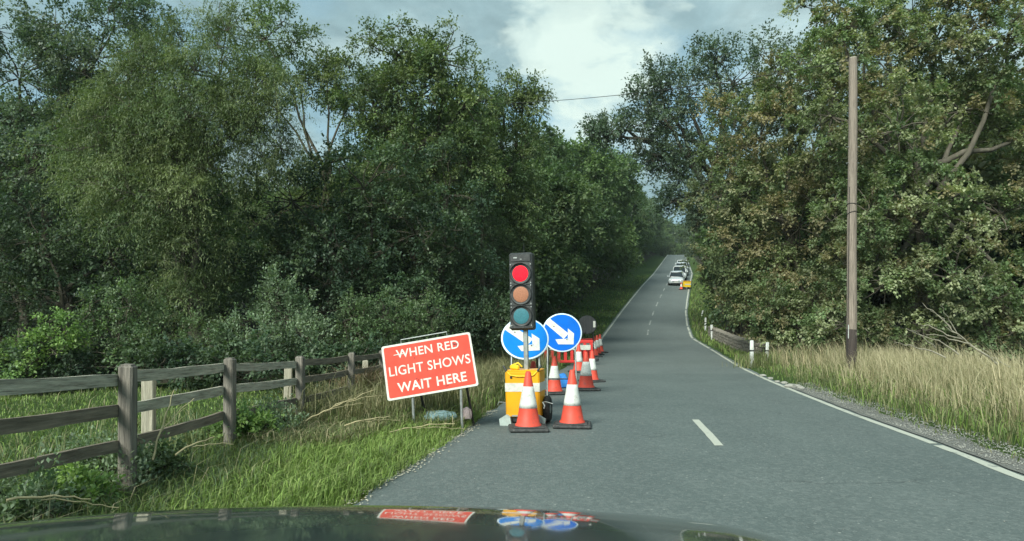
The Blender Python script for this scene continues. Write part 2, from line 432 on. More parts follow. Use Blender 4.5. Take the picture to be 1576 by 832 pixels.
class MB:
    """collects simple shapes, then makes one mesh object"""
    def __init__(s):
        s.v = []
        s.f = []
        s.sm = []

    def add(s, vs, fs, smooth=False):
        o = len(s.v)
        s.v += [tuple(v) for v in vs]
        s.f += [tuple(i + o for i in f) for f in fs]
        s.sm += [smooth] * len(fs)
        return s

    def box(s, c, size, rot=None, bev=0.0, taper=1.0):
        bm = bmesh.new()
        bmesh.ops.create_cube(bm, size=1.0)
        for v in bm.verts:
            k = taper if v.co.z > 0 else 1.0
            v.co = Vector((v.co.x * size[0] * k, v.co.y * size[1] * k, v.co.z * size[2]))
        if bev:
            bmesh.ops.bevel(bm, geom=list(bm.edges), offset=bev, segments=1, affect='EDGES', clamp_overlap=True)
        mt = Matrix.Translation(c) @ (Euler(rot).to_matrix().to_4x4() if rot is not None else Matrix.Identity(4))
        bm.verts.index_update()
        s.add([mt @ v.co for v in bm.verts], [[v.index for v in f.verts] for f in bm.faces])
        bm.free()
        return s

    def tube(s, pts, rad, n=8, cap=True, smooth=True):
        pts = [Vector(p) for p in pts]
        if not isinstance(rad, (list, tuple)):
            rad = [rad] * len(pts)
        vs, fs = [], []
        prev = None
        for i, p in enumerate(pts):
            d = (pts[min(i + 1, len(pts) - 1)] - pts[max(i - 1, 0)])
            d = d.normalized() if d.length > 1e-9 else Vector((0, 0, 1))
            if prev is None:
                a = d.orthogonal().normalized()
            else:
                a = (prev - d * prev.dot(d))
                a = a.normalized() if a.length > 1e-6 else d.orthogonal().normalized()
            prev = a
            b = d.cross(a)
            for k in range(n):
                th = 2 * PI * k / n
                vs.append(p + (a * math.cos(th) + b * math.sin(th)) * rad[i])
        for i in range(len(pts) - 1):
            for k in range(n):
                fs.append((i * n + k, i * n + (k + 1) % n, (i + 1) * n + (k + 1) % n, (i + 1) * n + k))
        s.add(vs, fs, smooth)
        if cap:
            s.add(vs[:n][::-1], [tuple(range(n))])
            s.add(vs[-n:], [tuple(range(n))])
        return s

    def lathe(s, prof, n=24, mt=None, smooth=True, squash=(1, 1)):
        mt = mt or Matrix.Identity(4)
        vs, fs = [], []
        for (r, z) in prof:
            for k in range(n):
                th = 2 * PI * k / n
                vs.append(mt @ Vector((r * math.cos(th) * squash[0], r * math.sin(th) * squash[1], z)))
        for i in range(len(prof) - 1):
            for k in range(n):
                fs.append((i * n + k, i * n + (k + 1) % n, (i + 1) * n + (k + 1) % n, (i + 1) * n + k))
        s.add(vs, fs, smooth)
        s.add(vs[-n:], [tuple(range(n))])
        s.add(vs[:n][::-1], [tuple(range(n))])
        return s

    def prism(s, poly, y0, y1, mt=None):
        """polygon in x,z pushed from y0 to y1 (counter-clockwise seen from -y)"""
        mt = mt or Matrix.Identity(4)
        n = len(poly)
        vs = [mt @ Vector((x, y0, z)) for x, z in poly] + [mt @ Vector((x, y1, z)) for x, z in poly]
        fs = [tuple(range(n)), tuple(range(2 * n - 1, n - 1, -1))]
        for i in range(n):
            j = (i + 1) % n
            fs.append((i, i + n, j + n, j))
        return s.add(vs, fs)

    def mesh(s, name):
        me = bpy.data.meshes.new(name)
        me.from_pydata(s.v, [], s.f)
        me.polygons.foreach_set('use_smooth', s.sm)
        me.update()
        return me

    def build(s, name, mat, parent=None, loc=None, rot=None):
        return link_mesh(name, s.mesh(name), mat, parent, loc, rot)


def at(px, py, Y):
    """the point at depth Y that the photograph shows at pixel px, py"""
    return Vector(((px - 788) / FPX * Y, Y, CAMZ - (py - HZ) / FPX * Y))


# ---------------------------------------------------------------- terrain
_Y = [-40, -15, 0, 6.1, 7.9, 10.4, 13.6, 17.4, 24, 32, 42.4, 50.3, 58.8, 67.5, 80, 99, 212, 240, 300, 500]
_X = [-6, -1.9, .72, 1.77, 2.10, 2.42, 2.95, 3.60, 4.90, 6.55, 8.15, 9.85, 11.85, 14.15, 17.5, 22.7, 49.8, 57, 72, 122]
_ZY = [-40, 22, 32, 42.4, 50.3, 58.8, 67.5, 80, 99, 212, 240, 270, 320, 500, 900]
_ZZ = [0, 0, .13, .57, 1.35, 2.43, 3.80, 5.75, 8.6, 22.6, 25.4, 27.0, 27.0, 24, 20]
_g = np.arange(-40, 900, 0.25)


def _smooth(a, n):
    k = np.hanning(n)
    k /= k.sum()
    return np.convolve(np.pad(a, n // 2, mode='reflect', reflect_type='odd'), k, 'valid')[:len(a)]


_gx = _smooth(np.interp(_g, _Y, _X), 17)
_gz = _smooth(np.interp(_g, _ZY, _ZZ), 25)


def road_x(y):
    return np.interp(y, _g, _gx)


def road_z(y):
    return np.interp(y, _g, _gz)


def sstep(a, b, x):
    t = np.clip((np.asarray(x, float) - a) / (b - a), 0, 1)
    return t * t * (3 - 2 * t)


HALF = 2.70          # centre to the edge line
EDGE = 2.86          # centre to the broken edge of the asphalt


def ground_z(x, y):
    x = np.asarray(x, float)
    y = np.asarray(y, float)
    d = x - road_x(y)
    ad = np.abs(d)
    base = road_z(y)
    far = sstep(100, 140, y)
    inn = sstep(EDGE - 0.05 + 3 * far, EDGE + 0.35 + 5 * far, ad)
    under = base - 0.05 - 0.6 * far
    b = 0.05 * np.sin(x * 1.7 + y * .6) * np.sin(y * 1.1 - x * .5) * sstep(3.4, 5, ad)
    b = b + 0.10 * np.sin(x * .41 + 1.0) * np.sin(y * .33) * sstep(6, 12, ad)
    left = np.where(d < 0, -0.10 * sstep(4, 13, y) * sstep(3.2, 4.5, ad) * (1 - sstep(16, 24, y))
                    + 0.9 * sstep(20, 34, y) * sstep(4, 10, ad), 0.0)
    right = np.where(d > 0, 0.22 * sstep(3.2, 5.5, ad) * (1 - sstep(20, 28, y)) - 0.15 * sstep(22, 30, y) * sstep(3, 4.5, ad) * (1 - sstep(45, 60, y)), 0.0)
    return under * (1 - inn) + (base + 0.02 + b + left + right) * inn


def gz(x, y):
    return float(ground_z(x, y))


def axis(*segs):
    a = []
    for s0, s1, st in segs:
        a += list(np.arange(s0, s1, st))
    return np.array(a + [segs[-1][1]])


xs = axis((-300, -40, 20), (-40, -12, 1.5), (-12, 32, 0.4), (32, 90, 2), (90, 400, 20))
ys = axis((-40, -4, 2), (-4, 36, 0.3), (36, 132, 1.5), (132, 320, 4), (320, 900, 40))
GX, GY = np.meshgrid(xs, ys)
GZ = ground_z(GX, GY)
nx, ny = len(xs), len(ys)
ii = (np.arange(ny - 1)[:, None] * nx + np.arange(nx - 1)[None, :]).ravel()
D_ = GX - road_x(GY)
turf = np.where(D_ < 0, 1 - sstep(15, 19, GY) * sstep(4.5, 7.5, -D_), 1 - sstep(6.5, 9, D_))
turf = np.where((D_ < 0) & (GY > 24), 1 - sstep(5.5, 8.0, -D_), turf)
turf = np.where((D_ > 0) & (GY > 24), 1 - sstep(4.0, 6.0, D_), turf)
dry = np.where((D_ > 0) & (GY < 34), sstep(3.4, 4.4, D_) * (1 - sstep(7, 9, D_)) * 0.9, 0)
dry = np.maximum(dry, np.where((D_ < 0) & (GY > 9) & (GY < 18), 0.5 * (1 - sstep(5, 8, -D_)), 0))
me = fast_mesh('ground', np.stack([GX, GY, GZ], -1), quads=np.stack([ii, ii + 1, ii + nx + 1, ii + nx], 1),
               C=np.stack([turf, dry, turf * 0], -1), smooth=True)
tag(link_mesh('ground', me, M['ground']), kind='structure')


def strip(name, y0, y1, off0, off1, z, mat, step=0.5, wob=0.0, kind='structure', seed=1, parent=None, nl=2):
    """ribbon along the road between two lateral offsets"""
    n = max(2, int((y1 - y0) / step) + 1)
    yy = np.linspace(y0, y1, n)
    rg = np.random.default_rng(seed)
    o0 = off0 + (rg.normal(0, wob, n) if wob else 0)
    o1 = off1 + (rg.normal(0, wob, n) if wob else 0)
    cx = road_x(yy)
    zr = road_z(yy) + z
    rows = []
    cols = []
    for k in range(nl):
        f = k / (nl - 1)
        o = o0 + (o1 - o0) * f
        rows.append(np.stack([cx + o, yy, zr], -1))
        cols.append(np.stack([(o + EDGE) / (2 * EDGE), yy * 0, yy * 0], -1))
    V = np.stack(rows, 1)
    Cc = np.stack(cols, 1)
    i = (np.arange(n - 1)[:, None] * nl + np.arange(nl - 1)[None, :]).ravel()
    me = fast_mesh(name, V, quads=np.stack([i, i + 1, i + nl + 1, i + nl], 1), C=Cc, smooth=True)
    o = link_mesh(name, me, mat, parent)
    if kind:
        o['kind'] = kind
    return o


strip('road', -38, 300, -EDGE, EDGE, 0.0, M['asphalt'], 0.35, 0.025, nl=7)
strip('edge_line', -30, 7.86, HALF - .055, HALF + .055, 0.004, M['line_paint'], 0.3, 0.004)
strip('edge_line', 7.98, 33.5, HALF - .05, HALF + .05, 0.004, M['line_paint'], 0.3, 0.004)
for k, (a, b) in enumerate([(34.0, 38.5), (38.9, 41.2), (41.8, 46), (46.5, 49.0), (49.6, 55), (55.5, 60), (60.6, 75), (75.3, 120)]):
    strip('edge_line', a, b, HALF - .06, HALF + .06, 0.006, M['line_paint'], 0.5, 0.006)
strip('edge_line', 35, 250, -HALF - .06, -HALF + .06, 0.008, M['line_paint'], 0.5, 0.004)
strip('centre_line', 7.85, 10.0, .19, .29, 0.004, M['line_paint'], 0.2, 0.003)
for k in range(22):
    y0 = 44 + k * 6.2
    strip('centre_line', y0, y0 + 3.0, -.05, .05, 0.010, M['line_worn'], 0.5, 0.004)
# gravel shoulder on the right, fading out towards the pole
strip('gravel_shoulder', -10, 15, EDGE - .075, EDGE + .42, 0.012, M['gravel'], 0.3, 0.012, nl=4)

# ---------------------------------------------------------------- foliage
def nrm(a):
    return a / np.maximum(np.linalg.norm(a, axis=-1, keepdims=True), 1e-9)


def leaf_arrays(P, D, N, L, W, fold=0.18):
    D = nrm(D)
    S = nrm(np.cross(D, N))
    Nn = np.cross(S, D)
    L = L[:, None]
    W = W[:, None]
    mid = P + D * L * 0.48
    up = Nn * W * fold
    return np.stack([P, mid - S * W * 0.5 + up, P + D * L, mid + S * W * 0.5 + up], 1)


STYLE = {
    # twigs, leaves per twig, twig length, leaf length, leaf width, twig up-bias, droop, leaf droop, colours
    'ash':     dict(g=1.1, tw=7, per=10, tl=.50, L=.105, W=.050, up=.15, dr=.25, ld=.25, cols=[(.052, .078, .032), (.074, .100, .036), (.044, .068, .030), (.098, .120, .046)]),
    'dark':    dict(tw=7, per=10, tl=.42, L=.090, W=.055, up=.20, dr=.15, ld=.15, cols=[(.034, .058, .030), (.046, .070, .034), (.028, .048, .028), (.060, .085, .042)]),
    'grey':    dict(tw=7, per=10, tl=.46, L=.085, W=.052, up=.25, dr=.15, ld=.10, cols=[(.052, .078, .046), (.066, .092, .056), (.042, .066, .040), (.095, .115, .080)]),
    'willow':  dict(g=.95, tw=7, per=20, tl=.75, L=.085, W=.018, up=.12, dr=.55, ld=.35, cols=[(.074, .100, .040), (.092, .118, .046), (.060, .088, .038), (.115, .136, .056)]),
    'syca':    dict(g=1.42, tw=6, per=13, tl=.34, L=.092, W=.064, up=.35, dr=.12, ld=.30, cols=[(.050, .076, .032), (.062, .088, .036), (.076, .096, .042), (.118, .130, .066), (.135, .145, .078), (.110, .094, .048)]),
    'brown':   dict(g=1.34, tw=6, per=11, tl=.42, L=.105, W=.068, up=.15, dr=.18, ld=.30, cols=[(.066, .084, .036), (.078, .092, .040), (.110, .092, .046), (.058, .078, .034), (.120, .118, .062)]),
    'shrub':   dict(tw=6, per=9, tl=.32, L=.065, W=.040, up=.45, dr=.08, ld=.05, cols=[(.060, .092, .038), (.078, .115, .046), (.050, .080, .036), (.105, .135, .070)]),
    'lime':    dict(g=1.2, tw=6, per=9, tl=.30, L=.070, W=.046, up=.4, dr=.1, ld=.1, cols=[(.095, .145, .040), (.120, .170, .048), (.075, .120, .038)]),
    'sage':    dict(g=1.25, tw=6, per=10, tl=.36, L=.070, W=.034, up=.7, dr=.05, ld=-.1, cols=[(.090, .120, .066), (.115, .145, .086), (.070, .100, .054)]),
    'yew':     dict(tw=7, per=12, tl=.50, L=.060, W=.016, up=-.05, dr=.30, ld=.20, cols=[(.026, .046, .020), (.036, .058, .024), (.022, .038, .018)]),
    'far':     dict(tw=5, per=8, tl=.85, L=.26, W=.16, up=.2, dr=.15, ld=.2, cols=[(.046, .074, .030), (.060, .092, .036), (.038, .062, .028), (.078, .105, .042)]),
    'farlime': dict(tw=5, per=8, tl=.85, L=.26, W=.16, up=.2, dr=.15, ld=.2, cols=[(.070, .108, .034), (.088, .128, .040), (.056, .090, .032)]),
    'farbrown': dict(g=1.2, tw=5, per=8, tl=.8, L=.24, W=.16, up=.2, dr=.15, ld=.2, cols=[(.064, .084, .036), (.084, .092, .042), (.054, .076, .032), (.100, .098, .050)]),
}


def clump_leaves(rg, Cc, O, st, scale=1.0, tints=None, dom=None):
    n = len(Cc)
    tw, per = st['tw'], st['per']
    td = nrm(O[:, None, :] * 0.75 + rg.normal(0, .62, (n, tw, 3)) + np.array([0, 0, st['up']]))
    ln = st['tl'] * scale * rg.uniform(.55, 1.25, (n, tw, 1, 1))
    t = (np.linspace(.12, 1, per)[None, None, :] + rg.uniform(-.06, .06, (n, tw, per)))[..., None]
    pos = Cc[:, None, None, :] + td[:, :, None, :] * t * ln
    pos[..., 2] -= (st['dr'] * (t ** 2) * ln)[..., 0]
    pos += rg.normal(0, .03 * scale, pos.shape)
    tan = td[:, :, None, :] + np.array([0, 0, -1]) * (2 * st['dr'] * t)
    ldir = nrm(nrm(tan) * .7 + rg.normal(0, .6, pos.shape) + np.array([0, 0, -st['ld']]))
    lnrm = nrm(np.array([0, 0, 1.0]) + O[:, None, None, :] * .45 + rg.normal(0, .42, pos.shape))
    cols = np.array(st['cols'])
    ci = rg.integers(0, len(cols), n)
    if dom is not None:
        ci = np.where(rg.random(n) < .55, dom, ci)
    cc = cols[ci]
    if tints is not None:
        cc = cc * tints
    lc = cc[:, None, None, :] * rg.uniform(.8, 1.25, (n, tw, per, 1))
    alt = cols[rg.integers(0, len(cols), (n, tw, per))]
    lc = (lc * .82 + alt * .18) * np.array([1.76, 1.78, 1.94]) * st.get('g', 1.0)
    P = pos.reshape(-1, 3)
    sz = rg.uniform(.7, 1.3, len(P))
    V = leaf_arrays(P, ldir.reshape(-1, 3), lnrm.reshape(-1, 3), st['L'] * scale * sz, st['W'] * scale * sz)
    return V, np.repeat(lc.reshape(-1, 3), 4, 0)


def leaves_mesh(name, Vs, Cs):
    V = np.concatenate([v.reshape(-1, 3) for v in Vs])
    C = np.concatenate(Cs)
    q = np.arange(len(V), dtype=np.int32).reshape(-1, 4)
    return fast_mesh(name, V, quads=q, C=C)


def limb(rg, p0, p1, n=6, bend=.12):
    p0 = np.array(p0, float)
    p1 = np.array(p1, float)
    L = np.linalg.norm(p1 - p0)
    mid = (p0 + p1) / 2 + rg.normal(0, bend * L, 3) * np.array([1, 1, .5]) + np.array([0, 0, .06 * L])
    t = np.linspace(0, 1, n)[:, None]
    pts = (1 - t) ** 2 * p0 + 2 * t * (1 - t) * mid + t ** 2 * p1
    pts[1:-1] += rg.normal(0, .015 * L, (n - 2, 3))
    return pts


def grow(bigs, style, seed, base, trunk_r, dens=2.6, subs=13, sub_k=.43, twigs=True, scale=1.0, trunk_to=None,
         gap=.12, back=.55, lean=(0, 0)):
    """bigs: (centre, (rx, ry, rz)) ellipsoids in world metres.  Returns leaf mesh data and branch shapes, relative to base."""
    rg = np.random.default_rng(seed)
    st = STYLE[style]
    base = np.array(base, float)
    mb = MB()
    Vs, Cs = [], []
    cs = np.array([b[0] for b in bigs], float)
    top = np.array(trunk_to, float) if trunk_to is not None else cs.mean(0) * np.array([1, 1, 1]) - np.array([0, 0, .1 * (cs[:, 2].mean() - base[2])])
    tr = limb(rg, base - np.array([0, 0, .25]), top, 9, .05)
    if trunk_r > 0:
        rr = np.linspace(trunk_r, trunk_r * .5, 9)
        rr[0] *= 1.35
        mb.tube([p - base for p in tr], list(rr), 9)
    for (c, r) in bigs:
        c = np.array(c, float)
        r = np.array(r, float)
        k = int(np.clip(5 + 4 * rg.random(), 0, 8)) if trunk_r > 0 else 0
        if trunk_r > 0:
            lp = limb(rg, tr[k], c, 7, .12)
            mb.tube([p - base for p in lp], list(np.linspace(trunk_r * .42, trunk_r * .13, 7)), 6)
        d = nrm(rg.normal(0, 1, (subs * 3, 3)))
        # spread sub-lobes: greedy farthest picks
        pick = [0]
        for _ in range(subs - 1):
            dd = np.min(np.linalg.norm(d[:, None] - d[pick][None], axis=2), axis=1)
            pick.append(int(np.argmax(dd * rg.uniform(.7, 1, len(dd)))))
        for j in pick:
            dj = d[j]
            sc = c + dj * r * rg.uniform(.6, .98)
            sr = sub_k * r * rg.uniform(.75, 1.25)
            if trunk_r > 0:
                lp = limb(rg, c + (sc - c) * .05, sc, 5, .15)
                mb.tube([p - base for p in lp], list(np.linspace(max(.014, trunk_r * .12), .010, 5)), 4, cap=False)
            m_r = (sr[0] * sr[1] + sr[0] * sr[2] + sr[1] * sr[2]) / 3
            dn = dens * (back if dj[1] > .35 else 1.0)
            n = max(3, int(dn * 4 * PI * m_r / scale ** 2))
            o = nrm(rg.normal(0, 1, (n, 3)))
            o[:, 2] = np.where(o[:, 2] < -.55, -o[:, 2], o[:, 2])
            keep = rg.random(n) > gap
            o = o[keep]
            cc = sc + o * sr * rg.uniform(.5, 1.05, (len(o), 1))
            ok = cc[:, 2] > base[2] + .05
            cc, o = cc[ok], o[ok]
            if not len(cc):
                continue
            tint = np.clip(rg.normal(1, .2), .65, 1.45) * np.ones((len(cc), 1)) * rg.uniform(.88, 1.14, (len(cc), 1))
            V, C = clump_leaves(rg, cc, nrm(o + dj * .5), st, scale, tint, rg.integers(0, len(st['cols'])))
            Vs.append(V - base)
            Cs.append(C)
            if twigs:
                for p in cc[::2]:
                    mb.tube([sc - base, (sc + p) / 2 - base + rg.normal(0, .05, 3), p - base], [.014 * scale, .010 * scale, .005 * scale], 3, cap=False)
    return Vs, Cs, mb


def plant_tree(name, label, cat, bigs, style, seed, base, trunk_r, bark='bark', group=None, **kw):
    Vs, Cs, mb = grow(bigs, style, seed, base, trunk_r, **kw)
    t = thing(name, label, cat, base, group=group)
    if mb.v:
        mb.build('trunk' if cat == 'tree' else 'stems', M[bark], t)
    cr = link_mesh('crown' if cat == 'tree' else 'foliage', leaves_mesh('crown', Vs, Cs), M['leaf'], t)
    cr['kind'] = 'stuff'
    return t


def lobes(Y, *ls):
    """(px, py, rx_px, ry_px[, dY]) at depth Y -> ellipsoids"""
    out = []
    for l in ls:
        y = Y + (l[4] if len(l) > 4 else 0)
        k = y / FPX
        out.append((tuple(at(l[0], l[1], y)), (l[2] * k, (l[2] * .5 + l[3] * .5) * k * .9, l[3] * k)))
    return out


def gbase(px, Y):
    x = (px - 788) / FPX * Y
    return (x, Y, gz(x, Y))


# --- left wood, near trees
plant_tree('broadleaf_tree', 'tall dull green tree at the far left edge, reaching above the picture', 'tree',
           lobes(20, (30, 120, 105, 95), (150, 90, 95, 95), (-90, 180, 110, 110), (60, 260, 120, 85), (-10, 380, 90, 70, 1), (205, 40, 60, 50, 1)),
           'grey', 11, gbase(60, 20.5), .2, 'bark', dens=2.8, gap=.05)
plant_tree('willow_tree', 'feathery yellow green tree with drooping twigs and an ivy clad stem behind the fence', 'tree',
           lobes(17.5, (338, 118, 72, 72), (250, 170, 80, 70), (175, 215, 75, 65), (310, 210, 85, 80), (395, 190, 55, 80), (210, 300, 75, 70),
                 (300, 310, 60, 75), (280, 400, 38, 60), (290, 470, 32, 48), (235, 115, 46, 46)),
           'willow', 12, gbase(310, 17.8), .17, 'pale_bark', dens=4.2, gap=.05, sub_k=.5, subs=11)
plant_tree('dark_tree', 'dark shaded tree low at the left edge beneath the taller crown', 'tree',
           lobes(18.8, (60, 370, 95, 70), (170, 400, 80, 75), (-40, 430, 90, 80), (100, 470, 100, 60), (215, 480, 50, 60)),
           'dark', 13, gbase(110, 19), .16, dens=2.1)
plant_tree('ash_tree', 'open topped tree with bare crooked limbs against a patch of sky', 'tree',
           lobes(23, (410, 60, 60, 55), (468, 118, 45, 38), (390, 150, 60, 60), (545, 150, 55, 60), (505, 112, 26, 26), (430, 330, 75, 60), (525, 320, 70, 60), (575, 240, 40, 50)),
           'ash', 14, gbase(505, 23), .15, 'bark', dens=2.8, subs=11, trunk_to=tuple(at(505, 250, 23)), gap=.2)
plant_tree('ash_tree', 'tallest rounded green crown left of the gap of sky', 'tree',
           lobes(22, (610, 85, 55, 45), (680, 95, 48, 48), (645, 150, 75, 55), (575, 170, 55, 50), (715, 165, 45, 45), (640, 240, 85, 60), (720, 250, 50, 55), (610, 320, 70, 55)),
           'ash', 15, gbase(650, 22.5), .25, dens=3.2)
plant_tree('ash_tree', 'tree whose leafy branch tips reach right into the sky gap above the traffic light', 'tree',
           lobes(25, (775, 155, 55, 36), (805, 160, 28, 22), (740, 200, 50, 40), (800, 240, 30, 45), (770, 285, 48, 45), (805, 330, 35, 50), (760, 370, 55, 60)),
           'ash', 16, gbase(745, 25.5), .2, dens=2.9)
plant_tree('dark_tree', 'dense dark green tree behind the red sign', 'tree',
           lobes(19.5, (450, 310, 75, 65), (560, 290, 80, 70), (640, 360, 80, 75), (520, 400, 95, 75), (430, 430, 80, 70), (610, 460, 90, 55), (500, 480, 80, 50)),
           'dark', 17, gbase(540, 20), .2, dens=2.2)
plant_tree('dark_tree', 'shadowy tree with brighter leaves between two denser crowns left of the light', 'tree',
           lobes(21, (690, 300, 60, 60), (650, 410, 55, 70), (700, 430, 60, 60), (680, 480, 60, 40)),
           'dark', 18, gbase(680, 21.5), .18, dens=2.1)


def conifer(name, label, base, h, r, seed, z0=.06):
    rg = np.random.default_rng(seed)
    st = STYLE['yew']
    b = np.array(base)
    mb = MB()
    mb.tube([(0, 0, -.2), (.02, 0, h * .5), (0, 0, h)], [.16, .09, .02], 8)
    Vs, Cs = [], []
    nl = int(h / .34)
    for i in range(nl):
        f = i / nl
        z = h * (z0 + (1 - z0) * f)
        rl = r * (1 - f) ** .8 + .2
        for k in range(7):
            a = rg.uniform(0, 2 * PI)
            L = rl * rg.uniform(.7, 1.1)
            e = np.array([math.cos(a) * L, math.sin(a) * L, z - .22 * L + rg.normal(0, .08)])
            s = np.array([0, 0, z])
            mid = (s + e) / 2 + np.array([0, 0, .10 * L])
            mb.tube([s, mid, e], [.025, .016, .006], 3, cap=False)
            m = max(3, int(L / .22))
            tt = np.linspace(.25, 1, m)[:, None]
            pts = (1 - tt) ** 2 * s + 2 * tt * (1 - tt) * mid + tt ** 2 * e + rg.normal(0, .05, (m, 3))
            dirs = np.repeat(nrm((e - s)[None]), m, 0)
            V, C = clump_leaves(rg, pts, dirs, st, .95, rg.uniform(.75, 1.3, (m, 1)))
            Vs.append(V)
            Cs.append(C)
    t = thing(name, label, 'tree', base)
    mb.build('trunk', M['bark'], t)
    cr = link_mesh('crown', leaves_mesh('crown', Vs, Cs), M['leaf'], t)
    cr['kind'] = 'stuff'
    return t


conifer('conifer', 'dark conifer with drooping flat sprays just left of the traffic light head', gbase(742, 23), 5.6, 1.7, 21)

# --- shrubs along the foot of the left wood
for k, (px, Y, label, style, ls) in enumerate([
    (70, 14.2, 'bright yellow green bush above the top rail at the far left', 'lime', [(60, 545, 45, 30), (95, 520, 28, 28), (20, 560, 40, 30)]),
    (190, 15.0, 'straggly dark bush behind the first fence post', 'shrub', [(175, 530, 45, 40), (215, 555, 40, 32), (140, 480, 18, 38), (200, 470, 22, 35)]),
    (290, 15.5, 'bush at the foot of the ivy clad stem', 'shrub', [(270, 540, 45, 35), (320, 530, 40, 38), (250, 500, 28, 30)]),
    (420, 15.8, 'large silvery green bush above the middle of the fence', 'sage', [(400, 520, 55, 45), (440, 490, 42, 42), (370, 550, 50, 30), (470, 530, 40, 40), (425, 455, 22, 28)]),
    (540, 16.5, 'leafy bush between the silvery bush and the red sign', 'shrub', [(520, 545, 35, 28), (560, 520, 38, 40), (590, 490, 28, 35), (545, 490, 24, 30)]),
    (640, 17.5, 'low dark bush rising behind the red sign', 'shrub', [(620, 505, 40, 30), (665, 490, 40, 32), (640, 530, 50, 30)]),
    (715, 20, 'low bush between the red sign and the blue arrow discs', 'dark', [(705, 500, 40, 26), (750, 490, 40, 30), (730, 520, 40, 22)]),
]):
    plant_tree('bush', label, 'bush', lobes(Y, *ls), style, 40 + k, gbase(px, Y), 0.03, dens=4.2, subs=9, sub_k=.5, scale=.9)
# hedge base of the field: one long low hedge
hb = []
rg0 = np.random.default_rng(5)
for px in range(-60, 640, 34):
    hb.append((px, 572 - rg0.uniform(0, 14), 30, 24, rg0.uniform(-.4, .6)))
plant_tree('hedge', 'low ragged dark hedge along the back of the field behind the fence', 'hedge', lobes(14.6, *hb), 'dark', 60,
           gbase(300, 14.6), 0.02, dens=4.0, subs=7, sub_k=.5, scale=.9)

# --- right hand trees
plant_tree('sycamore', 'huge sycamore with pale upturned leaves and forked limbs right of the pole', 'tree',
           lobes(21, (1330, 90, 90, 80, 1), (1440, 60, 90, 80, 1), (1550, 60, 90, 80), (1380, 200, 70, 60, -.6), (1480, 170, 70, 60, .8), (1590, 210, 60, 70, 1),
                 (1340, 330, 70, 60), (1430, 320, 80, 60, -.6), (1540, 330, 45, 40, 1.2), (1370, 430, 80, 60), (1470, 430, 80, 60, -.4), (1570, 450, 80, 60),
                 (1300, 500, 60, 45), (1420, 510, 80, 40), (1530, 520, 80, 36), (1290, 10, 60, 60, 1.5), (1280, 180, 55, 60, 1)),
           'syca', 30, gbase(1415, 21.6), .26, 'pale_bark', dens=3.1, trunk_to=tuple(at(1405, 215, 21.6)), back=.45, sub_k=.38, subs=15)
plant_tree('brown_tree', 'russet tinged tree whose crown spreads left of the pole', 'tree',
           lobes(27, (1230, 150, 70, 70), (1170, 210, 80, 70), (1260, 250, 70, 70, -1), (1150, 300, 75, 65), (1230, 350, 75, 65, -1), (1140, 390, 65, 55),
                 (1220, 440, 75, 55, -1), (1290, 400, 55, 60, -1), (1160, 470, 55, 45), (1250, 500, 70, 36, -1.5), (1290, 110, 60, 60)),
           'brown', 31, gbase(1235, 27.5), .24, 'bark', dens=2.7, back=.45, sub_k=.38, subs=15)
plant_tree('sycamore', 'lower leafy sycamore filling the foot of the bank left of the pole', 'tree',
           lobes(24, (1190, 470, 42, 36), (1250, 460, 48, 46), (1290, 490, 40, 40), (1225, 515, 46, 24), (1175, 505, 24, 24)),
           'syca', 35, gbase(1240, 24.5), .06, 'bark', dens=3.4, back=.5)
plant_tree('tall_tree', 'tall grey green tree arching over the road at the right of the gap of sky', 'tree',
           lobes(42, (1130, 130, 60, 50), (1200, 110, 60, 50), (1060, 150, 50, 45), (1015, 130, 34, 32), (1085, 220, 60, 50), (1030, 195, 45, 34), (965, 200, 40, 22), (930, 205, 24, 18),
                 (1000, 165, 30, 24), (1075, 300, 45, 45), (1100, 90, 34, 28), (1010, 240, 22, 24), (1035, 262, 26, 30), (1045, 310, 28, 34), (1075, 345, 26, 30), (1160, 180, 60, 50)),
           'grey', 32, gbase(1125, 43), .42, 'bark', dens=1.5, subs=13, scale=1.9, gap=.12, trunk_to=tuple(at(1105, 240, 43)))
plant_tree('roadside_tree', 'dense dark tree overhanging the marker posts beside the distant right kerb', 'tree',
           lobes(40, (1130, 360, 50, 50), (1116, 410, 26, 45), (1150, 430, 50, 50), (1120, 470, 28, 30), (1170, 350, 50, 50)),
           'far', 33, gbase(1150, 41), .3, 'bark', dens=1.0, subs=12, scale=.85)

# --- farther trees: three kinds built once, then copied
def proto_tree(style, seed, h, r, name):
    rg = np.random.default_rng(seed)
    bg_ = []
    for k in range(9):
        a = rg.uniform(0, 2 * PI)
        f = rg.uniform(.18, .86)
        rr = r * (1 - abs(f - .45) ** 1.5) * .6
        bg_.append(((math.cos(a) * rr, math.sin(a) * rr, h * f), (r * .42, r * .42, h * .16)))
    bg_.append(((0, 0, h * .86), (r * .42, r * .42, h * .14)))
    Vs, Cs, mb = grow(bg_, style, seed, (0, 0, 0), .26, dens=1.05, subs=11, sub_k=.46, twigs=False, back=1.0, gap=.1)
    return mb.mesh('trunk'), leaves_mesh('crown', Vs, Cs)


PROTO = {'deep': proto_tree('far', 101, 12, 4.2, 'a'), 'deep2': proto_tree('far', 102, 13, 3.8, 'b'),
         'lime': proto_tree('farlime', 103, 11, 4.2, 'c'), 'russet': proto_tree('farbrown', 104, 12, 4.4, 'd')}
for tm, cm in PROTO.values():
    tm.materials.append(M['bark'])
    cm.materials.append(M['leaf'])


def far_tree(kind, x, y, s, rz, label, group, sx=1.0):
    t = thing('woodland_tree', label, 'tree', (x, y, gz(x, y) - .1), (0, 0, rz), group)
    t.scale = (s * sx, s * sx, s)
    for nm, mesh in zip(('trunk', 'crown'), PROTO[kind]):
        o = bpy.data.objects.new(nm, mesh)
        COL.objects.link(o)
        o.parent = t
        if nm == 'crown':
            o['kind'] = 'stuff'
    return t


